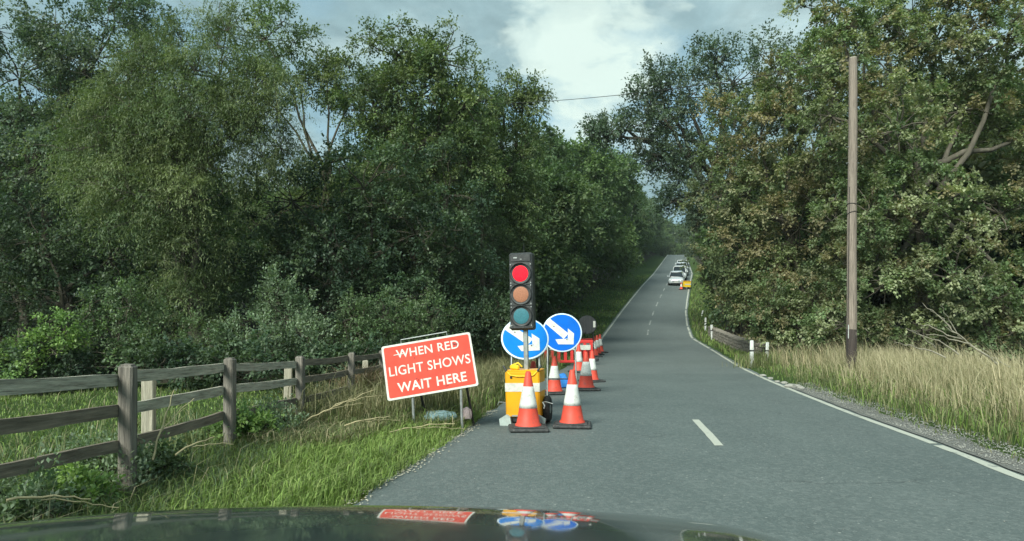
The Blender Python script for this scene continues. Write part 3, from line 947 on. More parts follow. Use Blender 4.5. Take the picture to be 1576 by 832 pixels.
rg1 = np.random.default_rng(77)
G_L = 'trees along the left of the climbing road'
G_R = 'trees along the right of the climbing road'
G_B = 'trees standing deep in the left wood'
G_C = 'trees standing behind the right hand trees'
left_row = [(34, -4.5, 'deep', .70), (40, -5.0, 'deep2', .78), (46, -4.6, 'deep', .92), (53, -5.4, 'deep2', .98), (60, -5.0, 'deep', .95), (68, -5.6, 'lime', 1.12), (77, -5.4, 'lime', 1.2)]
lab = ['first dark tree past the blue arrow discs on the left verge', 'dark tree leaning over the left verge behind the round black sign',
       'rounded tree topping the far end of the left wood in the sky gap', 'dark tree behind the rounded one on the left of the hill',
       'tree halfway up the hill on the left verge', 'yellowish tree halfway up the hill left of the road',
       'yellowish tree opposite the first waiting car']
for (y, off, k, s), lb in zip(left_row, lab):
    far_tree(k, float(road_x(y)) + off - (1.2 if y < 45 else 3.0), y, s * (1.0 if y < 50 else 1.1), rg1.uniform(0, 6), lb, G_L)
for y in range(86, 300, 9):
    far_tree(['deep', 'lime', 'deep2', 'lime'][(y // 9) % 4], float(road_x(y)) - 9.2 + rg1.uniform(-1, .6), y, rg1.uniform(1.05, 1.3), rg1.uniform(0, 6),
             'distant green tree lining the left of the road near the hilltop', G_L)
for y in range(118, 300, 9):
    lb = 'distant tree lining the right of the road behind the waiting cars'
    far_tree(['russet', 'deep2', 'deep'][(y // 9) % 3], float(road_x(y)) + 8.3 + rg1.uniform(-.4, 1.2), y, rg1.uniform(.85, 1.1), rg1.uniform(0, 6), lb, G_R)
for k in range(26):
    y = rg1.uniform(27, 60)
    x = float(road_x(y)) - rg1.uniform(11, 42)
    s = rg1.uniform(.5, .72)
    if y < 32:
        s *= .8
    far_tree(['deep', 'deep2'][k % 2], x, y, s, rg1.uniform(0, 6), 'dark tree glimpsed through the trunks deep in the left wood', G_B, 1.35)
for k in range(16):
    y = rg1.uniform(26, 60)
    x = float(road_x(y)) + rg1.uniform(12, 30)
    far_tree(['russet', 'deep'][k % 2], x, y, rg1.uniform(.85, 1.1), rg1.uniform(0, 6), 'tree glimpsed behind the sycamore on the right', G_C, 1.2)
for k, (px, y, s_) in enumerate([(40, 29, .78), (150, 32, .86), (215, 33, .9), (640, 34, .85), (720, 36, .85)]):
    far_tree(['deep', 'deep2', 'lime'][k % 3], (px - 788) / FPX * y, y, s_, k * 1.3, ['tall tree filling the wood behind the far left crown', 'tall tree behind the feathery yellow green tree',
             'tree behind the left shoulder of the feathery tree', 'tree behind the tallest rounded crown', 'tree behind the branch tips left of the sky gap'][k], G_B, 1.2)
for k, (y, off) in enumerate([(262, -9), (270, 3), (275, 12), (282, -3), (290, 8), (300, -6), (300, 16), (285, 22)]):
    far_tree(['lime', 'deep', 'deep2'][k % 3], float(road_x(y)) + off + 4, y, 1.35, k, 'tree closing the view where the road tops the hill', 'trees beyond the hilltop')
for k, (y, off, s_, lb) in enumerate([(56, 9.4, 1.0, 'russet tree up the right verge beyond the marker posts'), (66, 9.5, 1.0, 'dark tree right of the small yellow box'),
                                      (77, 9.6, 1.05, 'tree standing right of the first waiting car'), (88, 9.2, 1.0, 'tree standing right of the second waiting car'), (101, 9.0, 1.0, 'tree right of the farthest waiting cars')]):
    far_tree(['russet', 'deep2', 'deep'][k % 3], float(road_x(y)) + off, y, s_, k * 2.1, lb, G_R)
# right verge tree row nearer than the first copies
far_tree('russet', 18.6, 50, 1.05, 1.2, 'broad russet tree beside the marker posts up the right verge', G_R)
far_tree('deep', 13.6, 33, .62, 2.2, 'squat dark tree behind the stone wall on the right verge', G_R, 1.2)


# ---------------------------------------------------------------- grass
def blades(rg, xy, h, wd, lean, cols, bend=.5, tipcol=None, wind=(0, 0)):
    n = len(xy)
    z = ground_z(xy[:, 0], xy[:, 1])
    a = rg.uniform(0, 2 * PI, n)
    hh = h * np.clip(rg.normal(1, .28, n), .35, 1.8)
    dx = np.cos(a) * lean * hh * rg.uniform(.2, 1, n) + wind[0] * hh
    dy = np.sin(a) * lean * hh * rg.uniform(.2, 1, n) + wind[1] * hh
    b = a + rg.normal(PI / 2, .7, n)
    sx = np.cos(b) * wd * .5 * rg.uniform(.6, 1.4, n)
    sy = np.sin(b) * wd * .5
    p0 = np.stack([xy[:, 0], xy[:, 1], z - .01], -1)
    s = np.stack([sx, sy, sx * 0], -1)
    m = p0 + np.stack([dx * bend * .6, dy * bend * .6, hh * .6], -1)
    t = p0 + np.stack([dx, dy, hh * (1 - .25 * lean)], -1)
    V = np.stack([p0 - s, p0 + s, m + s * .8, m - s * .8, t], 1)
    i = np.arange(n)[:, None] * 5
    cc = np.array(cols)[rg.integers(0, len(cols), n)] * rg.uniform(.75, 1.3, (n, 1)) * np.array([1.36, 1.27, 1.36])
    C = np.repeat(cc[:, None, :], 5, 1)
    if tipcol is not None:
        C[:, 2:5] = C[:, 2:5] * .35 + np.array(tipcol) * .65 * rg.uniform(.8, 1.2, (n, 1, 1))
    return V, C, i + np.array([0, 1, 2, 3]), i + np.array([3, 2, 4])


def grass_obj(name, label, parts):
    Vs, Cs, Q, T = [], [], [], []
    o = 0
    for V, C, q, t in parts:
        Vs.append(V.reshape(-1, 3))
        Cs.append(C.reshape(-1, 3))
        Q.append(q + o)
        T.append(t + o)
        o += V.shape[0] * 5
    me = fast_mesh(name, np.concatenate(Vs), np.concatenate(Q), np.concatenate(T), np.concatenate(Cs))
    return tag(link_mesh(name, me, M['grass']), label, 'grass', kind='stuff')


def patchy(rg, xy, f, lo=.3):
    v = np.sin(xy[:, 0] * f + 1.3 * np.sin(xy[:, 1] * f * .7)) * np.sin(xy[:, 1] * f * 1.2 + 1.7 * np.sin(xy[:, 0] * f * .6))
    return rg.random(len(xy)) < lo + (1 - lo) * (v * .5 + .5)


def scatter(rg, n, x0, x1, y0, y1, cond=None, near=0.0):
    y = rg.uniform(0, 1, n)
    y = y0 + (y1 - y0) * (y ** (1 + near))
    xy = np.stack([rg.uniform(x0, x1, n), y], -1)
    if cond is not None:
        xy = xy[cond(xy[:, 0], xy[:, 1])]
    return xy


def lat(x, y):
    return x - road_x(y)


def fence_x(y):
    return np.interp(y, [0, 5.4, 7.5, 9.6, 11.9, 14.1, 18.5], [-2.95, -2.96, -3.02, -2.89, -2.73, -2.6, -2.4])


GREEN = [(.150, .235, .055), (.180, .275, .066), (.125, .200, .050), (.215, .285, .090)]
DULL = [(.090, .125, .045), (.115, .140, .055), (.150, .155, .075), (.075, .110, .040)]
DRY = [(.36, .325, .19), (.43, .385, .235), (.31, .285, .165), (.24, .245, .12)]
rg2 = np.random.default_rng(9)
E = -EDGE
lv = lambda a, b: (lambda x, y: (lat(x, y) < E + a) & (x > fence_x(y) - b))
pts1 = scatter(rg2, 112000, -3.6, 0.3, 2.2, 10.5, lv(.02, .25), .25)
pts1 = pts1[patchy(rg2, pts1, 3.1, .45)]
dist = np.clip((E - lat(pts1[:, 0], pts1[:, 1])) / .5, .25, 1)
near_f = rg2.random(len(pts1)) < np.clip(1.15 - (pts1[:, 0] - fence_x(pts1[:, 1])) / .85, 0, .7)
duller = pts1[near_f]
pts1 = pts1[~near_f]
tall = patchy(rg2, pts1, 1.7, .15)
parts = [blades(rg2, pts1[~tall], .13, .0065, .9, GREEN, wind=(.12, -.05)), blades(rg2, pts1[tall], .17, .0075, 1.0, GREEN + DULL[:1], wind=(.2, -.1))]
parts += [blades(rg2, duller, .18, .0068, 1.0, DULL[:2] + GREEN[2:3] + [(.085, .135, .065), (.10, .15, .075)], wind=(.2, -.1)), blades(rg2, duller[::40], .30, .007, .9, DRY + DULL, tipcol=(.42, .38, .25), wind=(.25, 0))]
edge = scatter(rg2, 9000, -2.2, 1.2, 3.5, 16, lambda x, y: (np.abs(lat(x, y) - E) < .14), .2)
parts.append(blades(rg2, edge, .06, .009, 1.4, DRY + DRY[:2] + DULL[:1], wind=(.1, 0)))
grass_obj('verge_grass', 'lush bright green grass on the left verge between fence and road', parts)
pts = scatter(rg2, 26000, -3.2, 1.5, 9.2, 24, lambda x, y: (lat(x, y) < E - .25) & (x > fence_x(y) - .4), .3)
pts = pts[patchy(rg2, pts, 2.0, .3)]
pts_s = np.stack([rg2.normal(-1.0, .45, 2600), rg2.uniform(8.75, 9.9, 2600)], -1)
pts_s = pts_s[lat(pts_s[:, 0], pts_s[:, 1]) < E - .08]
pts_b = scatter(rg2, 6000, -3.0, -1.4, 7.4, 9.6, lambda x, y: (x < -1.75 + .15 * (y - 7.4)), 0)
pts_c = scatter(rg2, 30000, -3.0, 1.5, 9.0, 24, lambda x, y: (lat(x, y) < E - .05) & (x > fence_x(y) - .4), .3)
grass_obj('tall_verge_grass', 'tall tangled half dry grass round the feet of the red sign and discs',
          [blades(rg2, pts[::2], .62, .010, .9, DULL, tipcol=(.24, .22, .12)), blades(rg2, pts[1::2], .5, .010, 1.1, DRY[2:] + DULL, tipcol=(.28, .24, .13)),
           blades(rg2, pts_b, .24, .009, 1.3, DRY[2:] + DULL), blades(rg2, pts_c, .26, .012, .9, DULL + GREEN[:1]), blades(rg2, pts_s, .24, .008, 1.0, DULL + DRY[2:] + GREEN[:1])])
pts = scatter(rg2, 38000, -14, -2.6, 3.2, 14.6, lambda x, y: x < fence_x(y) - .1, .2)
ptsw = scatter(rg2, 16000, -7.5, -2.8, 3.2, 11, lambda x, y: (x < fence_x(y) - .05) & (rg2.random(len(x)) < np.clip(1.2 - (fence_x(y) - x) / 2.2, 0, 1)), 0)
ptsw = ptsw[patchy(rg2, ptsw, 2.4, .15)]
grass_obj('field_grass', 'short sunlit meadow grass behind the wooden fence',
          [blades(rg2, pts, .085, .013, 1.0, GREEN[1:3] + DULL[:2]), blades(rg2, pts[::50], .36, .008, .8, DULL + DRY[2:]), blades(rg2, ptsw, .30, .010, 1.0, DULL + [(.085, .135, .065), (.07, .11, .05)])])
rv = lambda a, b: (lambda x, y: (lat(x, y) > EDGE + a) & (lat(x, y) < EDGE + b))
p1 = scatter(rg2, 64000, 4.5, 13, 4.5, 26, rv(.42, 3.2), .4)
p1 = p1[patchy(rg2, p1, 2.2, .5)]
p2 = scatter(rg2, 130000, 5.0, 17, 4.5, 26, rv(.75, 5.2), .45)
p2 = p2[patchy(rg2, p2, 1.6, .3)]
p2 = p2[rg2.random(len(p2)) < np.clip((lat(p2[:, 0], p2[:, 1]) - EDGE - .7) / 1.3, .06, 1)]
p3 = scatter(rg2, 18000, 4.6, 13, 4.5, 26, rv(.16, 1.0), .3)
grass_obj('dry_grass', 'tall straw coloured grass with seed heads on the right verge',
          [blades(rg2, p2[::2], .50, .0075, .55, DRY, tipcol=(.50, .45, .29), wind=(-.16, -.05)), blades(rg2, p2[1::2], .40, .0075, .8, DRY + DULL[2:3], tipcol=(.46, .42, .26), wind=(-.22, -.1)), blades(rg2, p2[::9], .68, .007, .5, DRY, tipcol=(.52, .47, .31), wind=(-.2, 0))])
grass_obj('right_verge_grass', 'green grass edging the gravel beside the right hand line',
          [blades(rg2, p1, .25, .010, .9, GREEN[:3] + DULL + DULL + DRY[3:], wind=(-.1, 0)), blades(rg2, p3, .10, .011, 1.1, DULL + GREEN[:1])])
p4 = scatter(rg2, 60000, 5, 26, 24, 95, lambda x, y: (lat(x, y) > EDGE + .15) & (lat(x, y) < EDGE + 2.6), .5)
p5 = scatter(rg2, 60000, -2, 24, 22, 95, lambda x, y: (lat(x, y) < E - .15) & (lat(x, y) > E - 5.0), .5)
p6 = scatter(rg2, 14000, 5, 14, 20, 40, lambda x, y: (lat(x, y) > EDGE + .9) & (lat(x, y) < EDGE + 3.4), .3)
pm = np.concatenate([np.stack([rg2.normal(x, .35, 260), rg2.uniform(y - .9, y + .2, 260)], -1) for x, y in ((7.69, 22.5), (8.34, 23.0))])
grass_obj('hill_verge_grass', 'green verge grass along both sides of the climbing road',
          [blades(rg2, p4, .30, .035, .9, GREEN[:3] + DULL), blades(rg2, p5, .18, .035, .9, GREEN[:3] + DULL), blades(rg2, p6, .55, .02, .5, DRY[1:] + DULL), blades(rg2, pm, .5, .014, .6, GREEN[2:3] + DULL + DRY[3:])])

# loose pale straw and flints on the left edge, pebbles on the right shoulder
def chips(name, label, xy, size, mat, flat=.4, z=.012, seed=3):
    rg = np.random.default_rng(seed)
    base = np.array([(1, 0, 0), (-.5, .87, 0), (-.5, -.87, 0), (0, 0, .9), (0, 0, -.5)])
    n = len(xy)
    s = size * rg.uniform(.5, 1.5, (n, 1, 1))
    P = base[None] * (1 + rg.normal(0, .25, (n, 5, 3)))
    P[..., 2] *= flat
    a = rg.uniform(0, 2 * PI, n)
    ca, sa = np.cos(a)[:, None], np.sin(a)[:, None]
    Q = np.stack([P[..., 0] * ca - P[..., 1] * sa, P[..., 0] * sa + P[..., 1] * ca, P[..., 2]], -1) * s
    zz_ = np.maximum(ground_z(xy[:, 0], xy[:, 1]), road_z(xy[:, 1])) + z
    V = Q + np.stack([xy[:, 0], xy[:, 1], zz_], -1)[:, None]
    F = np.array([(0, 1, 3), (1, 2, 3), (2, 0, 3), (1, 0, 4), (2, 1, 4), (0, 2, 4)])
    me = fast_mesh(name, V, tris=(np.arange(n)[:, None, None] * 5 + F[None]).reshape(-1, 3))
    return tag(link_mesh(name, me, mat), label, name.replace('_', ' '), kind='stuff')


ex = scatter(rg2, 30000, 4.2, 7.6, 4.5, 16, lambda x, y: (lat(x, y) > EDGE - .03) & (lat(x, y) < EDGE + .62), .3)
chips('pebbles', 'loose pale gravel along the right edge of the road', ex[:9000], .011, M['pebble'], .7, .018, 3)
ex = scatter(rg2, 30000, -2.5, .6, 3.8, 11, lambda x, y: rg2.random(len(x)) < np.exp(-((lat(x, y) + EDGE - .02) / .085) ** 2), .2)
chips('edge_crumbs', 'pale broken chips and straw crumbs along the left edge of the road', ex[patchy(rg2, ex, 2.3, .25)][:1700], .012, M['straw_pale'], .35, .01, 4)
ex = scatter(rg2, 700, -1.2, 5.0, 4.2, 18, lambda x, y: np.abs(lat(x, y)) < 2.6, .5)
chips('road_grit', 'scattered pale grit lying on the road surface', ex[:150], .006, M['pale_stone'], .5, .003, 5)

# ---------------------------------------------------------------- timber fence
fy = [1.1, 3.25, 5.4, 7.5, 9.6, 11.9, 14.1, 16.4, 18.6]
ftop = [1.22, 1.145, 1.04, .99, .915, .875, .83, .80, .80]
fence = thing('timber_fence', 'weathered three rail timber fence between left verge and field', 'fence', (-2.95, 5.4, 0))
f0 = Vector((-2.95, 5.4, 0))
rgf = random.Random(4)
fpts = []
for k, (y, zt) in enumerate(zip(fy, ftop)):
    x = float(fence_x(y))
    fpts.append((x, y, zt))
    mb = MB()
    h = zt + .35
    mb.box((0, 0, zt - h / 2), (.106, .106, h), None, .012)
    mb.box((0, 0, zt + .004), (.078, .076, .012), (0.05, 0.03, 0), .004)
    mb.build('post', M['post_wood'], fence, Vector((x, y, 0)) - f0, (rgf.uniform(-.02, .02), rgf.uniform(-.02, .02), rgf.uniform(-.12, .12)))
rail_off = [(.05, .092), (.29, .092), (.56, .088)]
for k in range(len(fpts) - 1):
    a, b = fpts[k], fpts[k + 1]
    for j, (o, hgt) in enumerate(rail_off):
        za = a[2] - o - hgt / 2 + rgf.uniform(-.012, .012)
        zb = b[2] - o - hgt / 2 + rgf.uniform(-.012, .012)
        p0 = Vector((a[0] - .055, a[1] + .06, za))
        p1 = Vector((b[0] - .055, b[1] - .06, zb))
        d = p1 - p0
        mb = MB()
        n = 7
        hw = .019
        vs, fs = [], []
        for i in range(n + 1):
            t = i / n
            c = Vector((rgf.uniform(-.004, .004), d.length * t, -.012 * math.sin(PI * t) + rgf.uniform(-.004, .004)))
            hh = hgt / 2 * rgf.uniform(.93, 1.05)
            vs += [c + Vector((-hw, 0, -hh)), c + Vector((hw, 0, -hh)), c + Vector((hw, 0, hh)), c + Vector((-hw, 0, hh))]
        for i in range(n):
            for q in range(4):
                fs.append((i * 4 + q, i * 4 + (q + 1) % 4, i * 4 + 4 + (q + 1) % 4, i * 4 + 4 + q))
        fs += [(3, 2, 1, 0), tuple(n * 4 + i for i in range(4))]
        mb.add(vs, fs)
        yaw = math.atan2(-d.x, d.y)
        pit = math.atan2(d.z, math.hypot(d.x, d.y))
        mat = M['rail_wood'] if (j == 0 and k < 4) or (j == 1 and k in (2, 3)) else M['dark_rail']
        mb.build('rail', mat, fence, p0 - f0, (pit, 0, yaw))
# pale stakes behind the fence
for (x, y, zt, wd, lb) in [(-3.26, 6.30, .865, .10, 'pale square stake behind the nearest fence post'),
                           (-3.12, 9.75, .77, .105, 'pale square stake beside the third fence post'),
                           (-2.98, 14.2, .63, .11, 'pale stake wrapped in dead grass beside the farther posts')]:
    mb = MB().box((0, 0, zt / 2 - .2), (wd, wd, zt + .4), None, .008)
    mb.box((0, 0, zt + .004), (wd * .7, wd * .7, .012), (.06, 0, 0), .003)
    o = mb.build('stake', M['stake_wood'], None, (x, y, 0), (.01, rgf.uniform(-.03, .03), .2))
    tag(o, lb, 'stake', 'pale stakes behind the fence')

# ---------------------------------------------------------------- traffic cones
cone0 = thing('traffic_cone', 'x', 'traffic cone', group='red and white traffic cones at the roadworks')


def cone_r(z):
    return .158 - (z - .05) / .70 * (.158 - .032)


MB().box((0, 0, .022), (.50, .50, .044), None, .016).box((0, 0, .052), (.40, .40, .016), None, .006).build('base', M['cone_base'], cone0)
MB().lathe([(.172, .058), (.168, .075), (cone_r(.09), .09), (cone_r(.27), .27), (cone_r(.28) + .001, .28), (cone_r(.735), .735), (.026, .75), (.018, .752)], 28).build('body', M['cone_red'], cone0)
zs = np.linspace(.285, .56, 6)
MB().lathe([(cone_r(zs[0]) + .0005, zs[0])] + [(cone_r(z) + .0035, z) for z in zs] + [(cone_r(zs[-1]) + .0005, zs[-1])], 28).build('sleeve', M['cone_white'], cone0)
CONES = [
    (.208, 9.02, .05, 0, 0, 1.0, 'traffic cone in front of the yellow cabinet of the traffic light'),
    (.80, 9.32, -.12, 0, 0, 1.0, 'nearest clear standing traffic cone, right of the yellow cabinet on the road'),
    (.83, 13.75, .3, 0, 0, .98, 'traffic cone left of the blue sandbag under the blue discs'),
    (1.535, 14.55, .1, 0, 0, 1.05, 'larger traffic cone in front of the red barrier on the road'),
    (1.90, 16.7, .5, .02, 0, .98, 'traffic cone half hidden close behind the larger one on its right'),
    (1.90, 20.0, .2, 0, 0, 1.05, 'traffic cone in front of the red barrier, half hidden behind the larger cone'),
    (3.27, 28.0, .3, 0, 0, 1.1, 'left cone of the distant row of three under the round black sign'),
    (3.57, 29.5, .1, 0, 0, 1.1, 'middle cone of the distant row of three under the round black sign'),
    (3.88, 31.0, .6, 0, 0, 1.1, 'right and farthest cone of the distant row of three'),
    (.30, 11.3, .2, 0, .06, 1.02, 'traffic cone whose red tip shows above the yellow cabinet'),
]
for k, (x, y, rz, rx, ry, s, lb) in enumerate(CONES):
    c = cone0 if k == 0 else copy_tree(cone0)
    c.location = (x, y, float(road_z(y)) + .004)
    c.rotation_euler = (rx, ry, rz)
    c.scale = (s, s, s)
    c['label'] = lb

# ---------------------------------------------------------------- portable traffic light
tl = thing('traffic_light', 'portable traffic light showing red above a yellow cabinet', 'traffic light', (.175, 9.62, .004), (0, R(-1.2), R(-13)))
# cabinet
cab = MB().box((0.02, 0, .415), (.47, .42, .62), None, .018).build('cabinet', M['yellow'], tl)
MB().box((0.02, -.2115, .51), (.473, .006, .115)).box((.2565, 0.0, .51), (.006, .425, .115)).build('reflective_band', M['sign_white'], cab)
MB().box((0.02, 0, .731), (.47, .39, .02), None, .008).build('lid', M['yellow'], cab)
MB().tube([(-.13, -.212, .645), (-.13, -.222, .645)], .016, 10).build('lock', M['black_steel'], cab)
MB().box((.02, -.214, .128), (.3, .006, .02)).build('hinge', M['galv'], cab)
# carrying handles
for sx in (-1, 1):
    x0 = .02 + sx * .20
    MB().tube([(x0 + sx * .06, -.19, .80), (x0 + sx * .01, -.21, .725)], .014, 8).build('handle_grip', M['black_plastic'], tl)
MB().tube([(-.19, -.21, .725), (-.14, -.222, .675), (-.05, -.226, .66), (.09, -.226, .66), (.18, -.222, .675), (.23, -.21, .725)], .009, 8).build('handle_bar', M['bright_yellow'], tl)
MB().box((-.10, -.10, .775), (.13, .10, .07), (0, .1, .1), .02).tube([(-.14, -.10, .80), (-.05, -.12, .835), (.0, -.1, .78)], .012, 7).build('battery_cap', M['bright_yellow'], tl)
# splayed feet
for sx in (-1, 1):
    for sy in (-1, 1):
        MB().prism([(0, .0), (.09, .0), (.10, .09), (.0, .15), (-.05, .12), (-.07, .0)][::1], -.035, .035,
                   Matrix.Translation((.02 + sx * .215, sy * .23, 0)) @ Matrix.Diagonal((sx, 1, 1, 1)) @ Matrix.Rotation(0, 4, 'Z')).build('foot', M['feet_white'], tl)
MB().box((.02, 0, .07), (.44, .36, .07), None, .01).build('chassis', M['black_steel'], tl)
# wheel pair
for sx in (-1, 1):
    wx = .02 + (.282 if sx > 0 else -.215)
    mt = Matrix.Translation((wx, .12, .185)) @ Matrix.Rotation(PI / 2, 4, 'Y')
    wh = MB().lathe([(.10, -.038), (.165, -.038), (.185, -.02), (.185, .02), (.165, .038), (.10, .038)], 24, mt).build('wheel', M['rubber'], tl)
    MB().lathe([(.03, -.045), (.095, -.03), (.095, .03), (.03, .045)], 18, mt).build('hub', M['galv'], wh)
MB().tube([(-.19, .12, .185), (.30, .12, .185)], .018, 8).build('axle', M['galv'], tl)
MB().tube([(.27, -.10, .30), (.33, -.14, .31), (.42, -.15, .285)], .008, 6).tube([(.28, -.12, .30), (.31, -.15, .26), (.30, -.16, .22)], .012, 6).build('stay_chain', M['galv'], tl)
MB().tube([(-.23, -.15, .30), (-.31, -.19, .31), (-.33, -.19, .27)], .007, 6).build('latch_hook', M['galv'], tl)
# mast
MB().box((.035, .02, 1.02), (.062, .062, .62), None, .008).build('mast', M['galv'], tl)
MB().tube([(.035, .02, 2.3), (.033, .02, 2.46)], .004, 6).build('antenna', M['black_steel'], tl)
# signal head
hz0, hz1, hx, hw = 1.275, 2.335, .0, .325
hd = MB().box((hx, .03, (hz0 + hz1) / 2), (hw, .20, hz1 - hz0), None, .022).build('signal_head', M['head_plastic'], tl)
MB().box((hx, -.077, 2.262), (hw - .05, .012, .10), None, .004).build('top_panel', M['black_plastic'], hd)
for z in (1.905, 1.62):
    MB().box((hx, -.076, z), (hw - .02, .010, .018), None, .003).build('divider', M['head_plastic'], hd)
MB().box((hx, -.08, 1.315), (hw + .01, .03, .035), None, .008).build('lower_lip', M['black_plastic'], hd)
MB().box((hx - .07, -.085, 2.265), (.05, .004, .018)).box((hx + .01, -.085, 2.243), (.026, .004, .008)).build('badge', M['galv'], hd)
for z, mat in ((2.048, 'lens_red'), (1.763, 'lens_amber'), (1.468, 'lens_green')):
    mt = Matrix.Translation((hx, -.075, z)) @ Matrix.Rotation(PI / 2, 4, 'X')
    MB().lathe([(.112, .0), (.112, .010), (.105, .013), (.085, .017), (.055, .020), (.02, .021)], 32, mt).build('lens', M[mat], tl)
    MB().lathe([(.118, -.004), (.148, -.004), (.148, .012), (.140, .016), (.124, .016), (.118, .012)], 32, mt).build('lens_ring', M['black_plastic'], tl)
    # short open visor above each lens
    vs, fs = [], []
    nseg = 14
    for i in range(nseg + 1):
        th = PI * (.06 + .88 * i / nseg)
        cx_, sz_ = math.cos(th), math.sin(th)
        dep = .012 + .020 * sz_
        for (rr, yy) in ((.141, -.088), (.141, -.088 - dep), (.147, -.088 - dep), (.147, -.088)):
            vs.append((hx + cx_ * rr, yy, z + sz_ * rr))
    for i in range(nseg):
        for q in range(4):
            fs.append((i * 4 + q, i * 4 + (q + 1) % 4, i * 4 + 4 + (q + 1) % 4, i * 4 + 4 + q))
    MB().add(vs, fs, True).build('visor', M['black_plastic'], tl)
    for sx in (-1, 1):
        for dz in (-.125, .125):
            MB().tube([(hx + sx * .138, -.07, z + dz), (hx + sx * .138, -.082, z + dz)], .009, 6).build('screw', M['galv'], hd)


# ---------------------------------------------------------------- lettering
def text_mesh(body, offset=.012):
    cu = bpy.data.curves.new('lettering', 'FONT')
    cu.body = body
    cu.size = 1.0
    cu.offset = offset
    cu.extrude = .004
    cu.resolution_u = 4
    cu.space_character = 1.05
    ob = bpy.data.objects.new('lettering', cu)
    COL.objects.link(ob)
    dg = bpy.context.evaluated_depsgraph_get()
    me = bpy.data.meshes.new_from_object(ob.evaluated_get(dg))
    bpy.data.objects.remove(ob)
    bpy.data.curves.remove(cu)
    return me


def fit_text(body, x0, x1, zc, cap, y, offset=.012):
    """verts, faces of a line of lettering fitted to x0..x1 with cap height cap in the x,z plane"""
    me = text_mesh(body, offset)
    co = np.array([v.co[:] for v in me.vertices])
    lo, hi = co.min(0), co.max(0)
    kx = (x1 - x0) / (hi[0] - lo[0])
    kz = cap / (hi[1] - lo[1])
    V = np.stack([x0 + (co[:, 0] - lo[0]) * kx, y - (co[:, 2] - lo[2]) * .35, zc + (co[:, 1] - (lo[1] + hi[1]) / 2) * kz], -1)
    F = [tuple(p.vertices) for p in me.polygons]
    bpy.data.meshes.remove(me)
    return V, F


def aframe(parent, w, h, top, spread, mat, lean_back=0.0, bar=None):
    """two front uprights, two rear struts, cross bars"""
    for sx in (-1, 1):
        MB().tube([(sx * w / 2, .03, 0), (sx * w / 2, .03 + lean_back, top)], .016, 8).build('leg', mat, parent)
        MB().tube([(sx * w / 2, .03 + lean_back * .9, top * .92), (sx * w / 2, .03 + spread, 0)], .014, 8).build('leg', mat, parent)
    MB().tube([(-w / 2, .03 + lean_back * .2, top * .2), (w / 2, .03 + lean_back * .2, top * .2)], .012, 8).build('cross_bar', mat, parent)


# red sign
SW, SH = 1.17, .735
pc = at(661, 563, 9.05)
rs = thing('road_sign', 'leaning red sign reading WHEN RED LIGHT SHOWS WAIT HERE on the left verge', 'sign',
           (pc.x, 9.05, gz(pc.x, 9.05)), (0, 0, R(3)))
zc = pc.z - gz(pc.x, 9.05)
RM = Matrix.Translation((0, 0, zc)) @ Matrix.Rotation(R(-9.6), 4, 'Y') @ Matrix.Rotation(R(-20), 4, 'X')


def round_rect(w_, h_, r, n=5):
    out = []
    for cx_, cz_, a0 in ((w_ / 2 - r, -h_ / 2 + r, -90), (w_ / 2 - r, h_ / 2 - r, 0), (-w_ / 2 + r, h_ / 2 - r, 90), (-w_ / 2 + r, -h_ / 2 + r, 180)):
        for i in range(n + 1):
            a = R(a0 + 90 * i / n)
            out.append((cx_ + r * math.cos(a), cz_ + r * math.sin(a)))
    return out


pan = MB().prism(round_rect(SW, SH, .03), -.004, .012, RM).build('panel', M['sign_white'], rs)
MB().prism(round_rect(SW - .055, SH - .055, .022), -.0075, -.0045, RM).build('red_face', M['sign_red'], rs)
for body, u0, u1, v, cap, off in (('WHEN RED', .155, .855, .81, .115, .014), ('LIGHT SHOWS', .055, .955, .51, .128, .010), ('WAIT HERE', .125, .885, .20, .128, .018)):
    V, F = fit_text(body, (u0 - .5) * SW, (u1 - .5) * SW, (v - .5) * SH, cap, -.0085, off)
    MB().add([RM @ Vector(p) for p in V], F).build('lettering', M['sign_white'], rs)
sc_ = MB()
rgs = random.Random(8)
for (u, v, lx, lz) in ((.815, .815, .045, .012), (.83, .79, .012, .05), (.80, .83, .02, .02), (.35, .69, .006, .03), (.62, .66, .006, .045), (.34, .31, .03, .008), (.36, .28, .006, .03),
                       (.12, .35, .008, .008), (.9, .6, .006, .02), (.66, .09, .05, .006), (.2, .55, .02, .006), (.47, .42, .01, .01)):
    sc_.prism([(-lx / 2, -lz / 2), (lx / 2, -lz / 3), (lx / 2.4, lz / 2), (-lx / 3, lz / 2.2)], -.0135, -.0125,
              RM @ Matrix.Translation(((u - .5) * SW, 0, (v - .5) * SH)) @ Matrix.Rotation(rgs.uniform(-.5, .5), 4, 'Y'))
sc_.build('scuff_marks', M['sign_scuff'], rs)['kind'] = 'stuff'
MB().prism([(-.025, -.004), (.10, -.006), (.11, .006), (-.03, .004)], -.0150, -.0140, RM @ Matrix.Translation(((.15 - .5) * SW, 0, (.80 - .5) * SH))).build('scratch', M['sign_white'], rs)
# frame: uprights behind the panel, top bar, struts
LM = Matrix.Translation((0, .0, 0))


def pl(u, v, y=.03):
    return RM @ Vector(((u - .5) * SW, y, (v - .5) * SH))


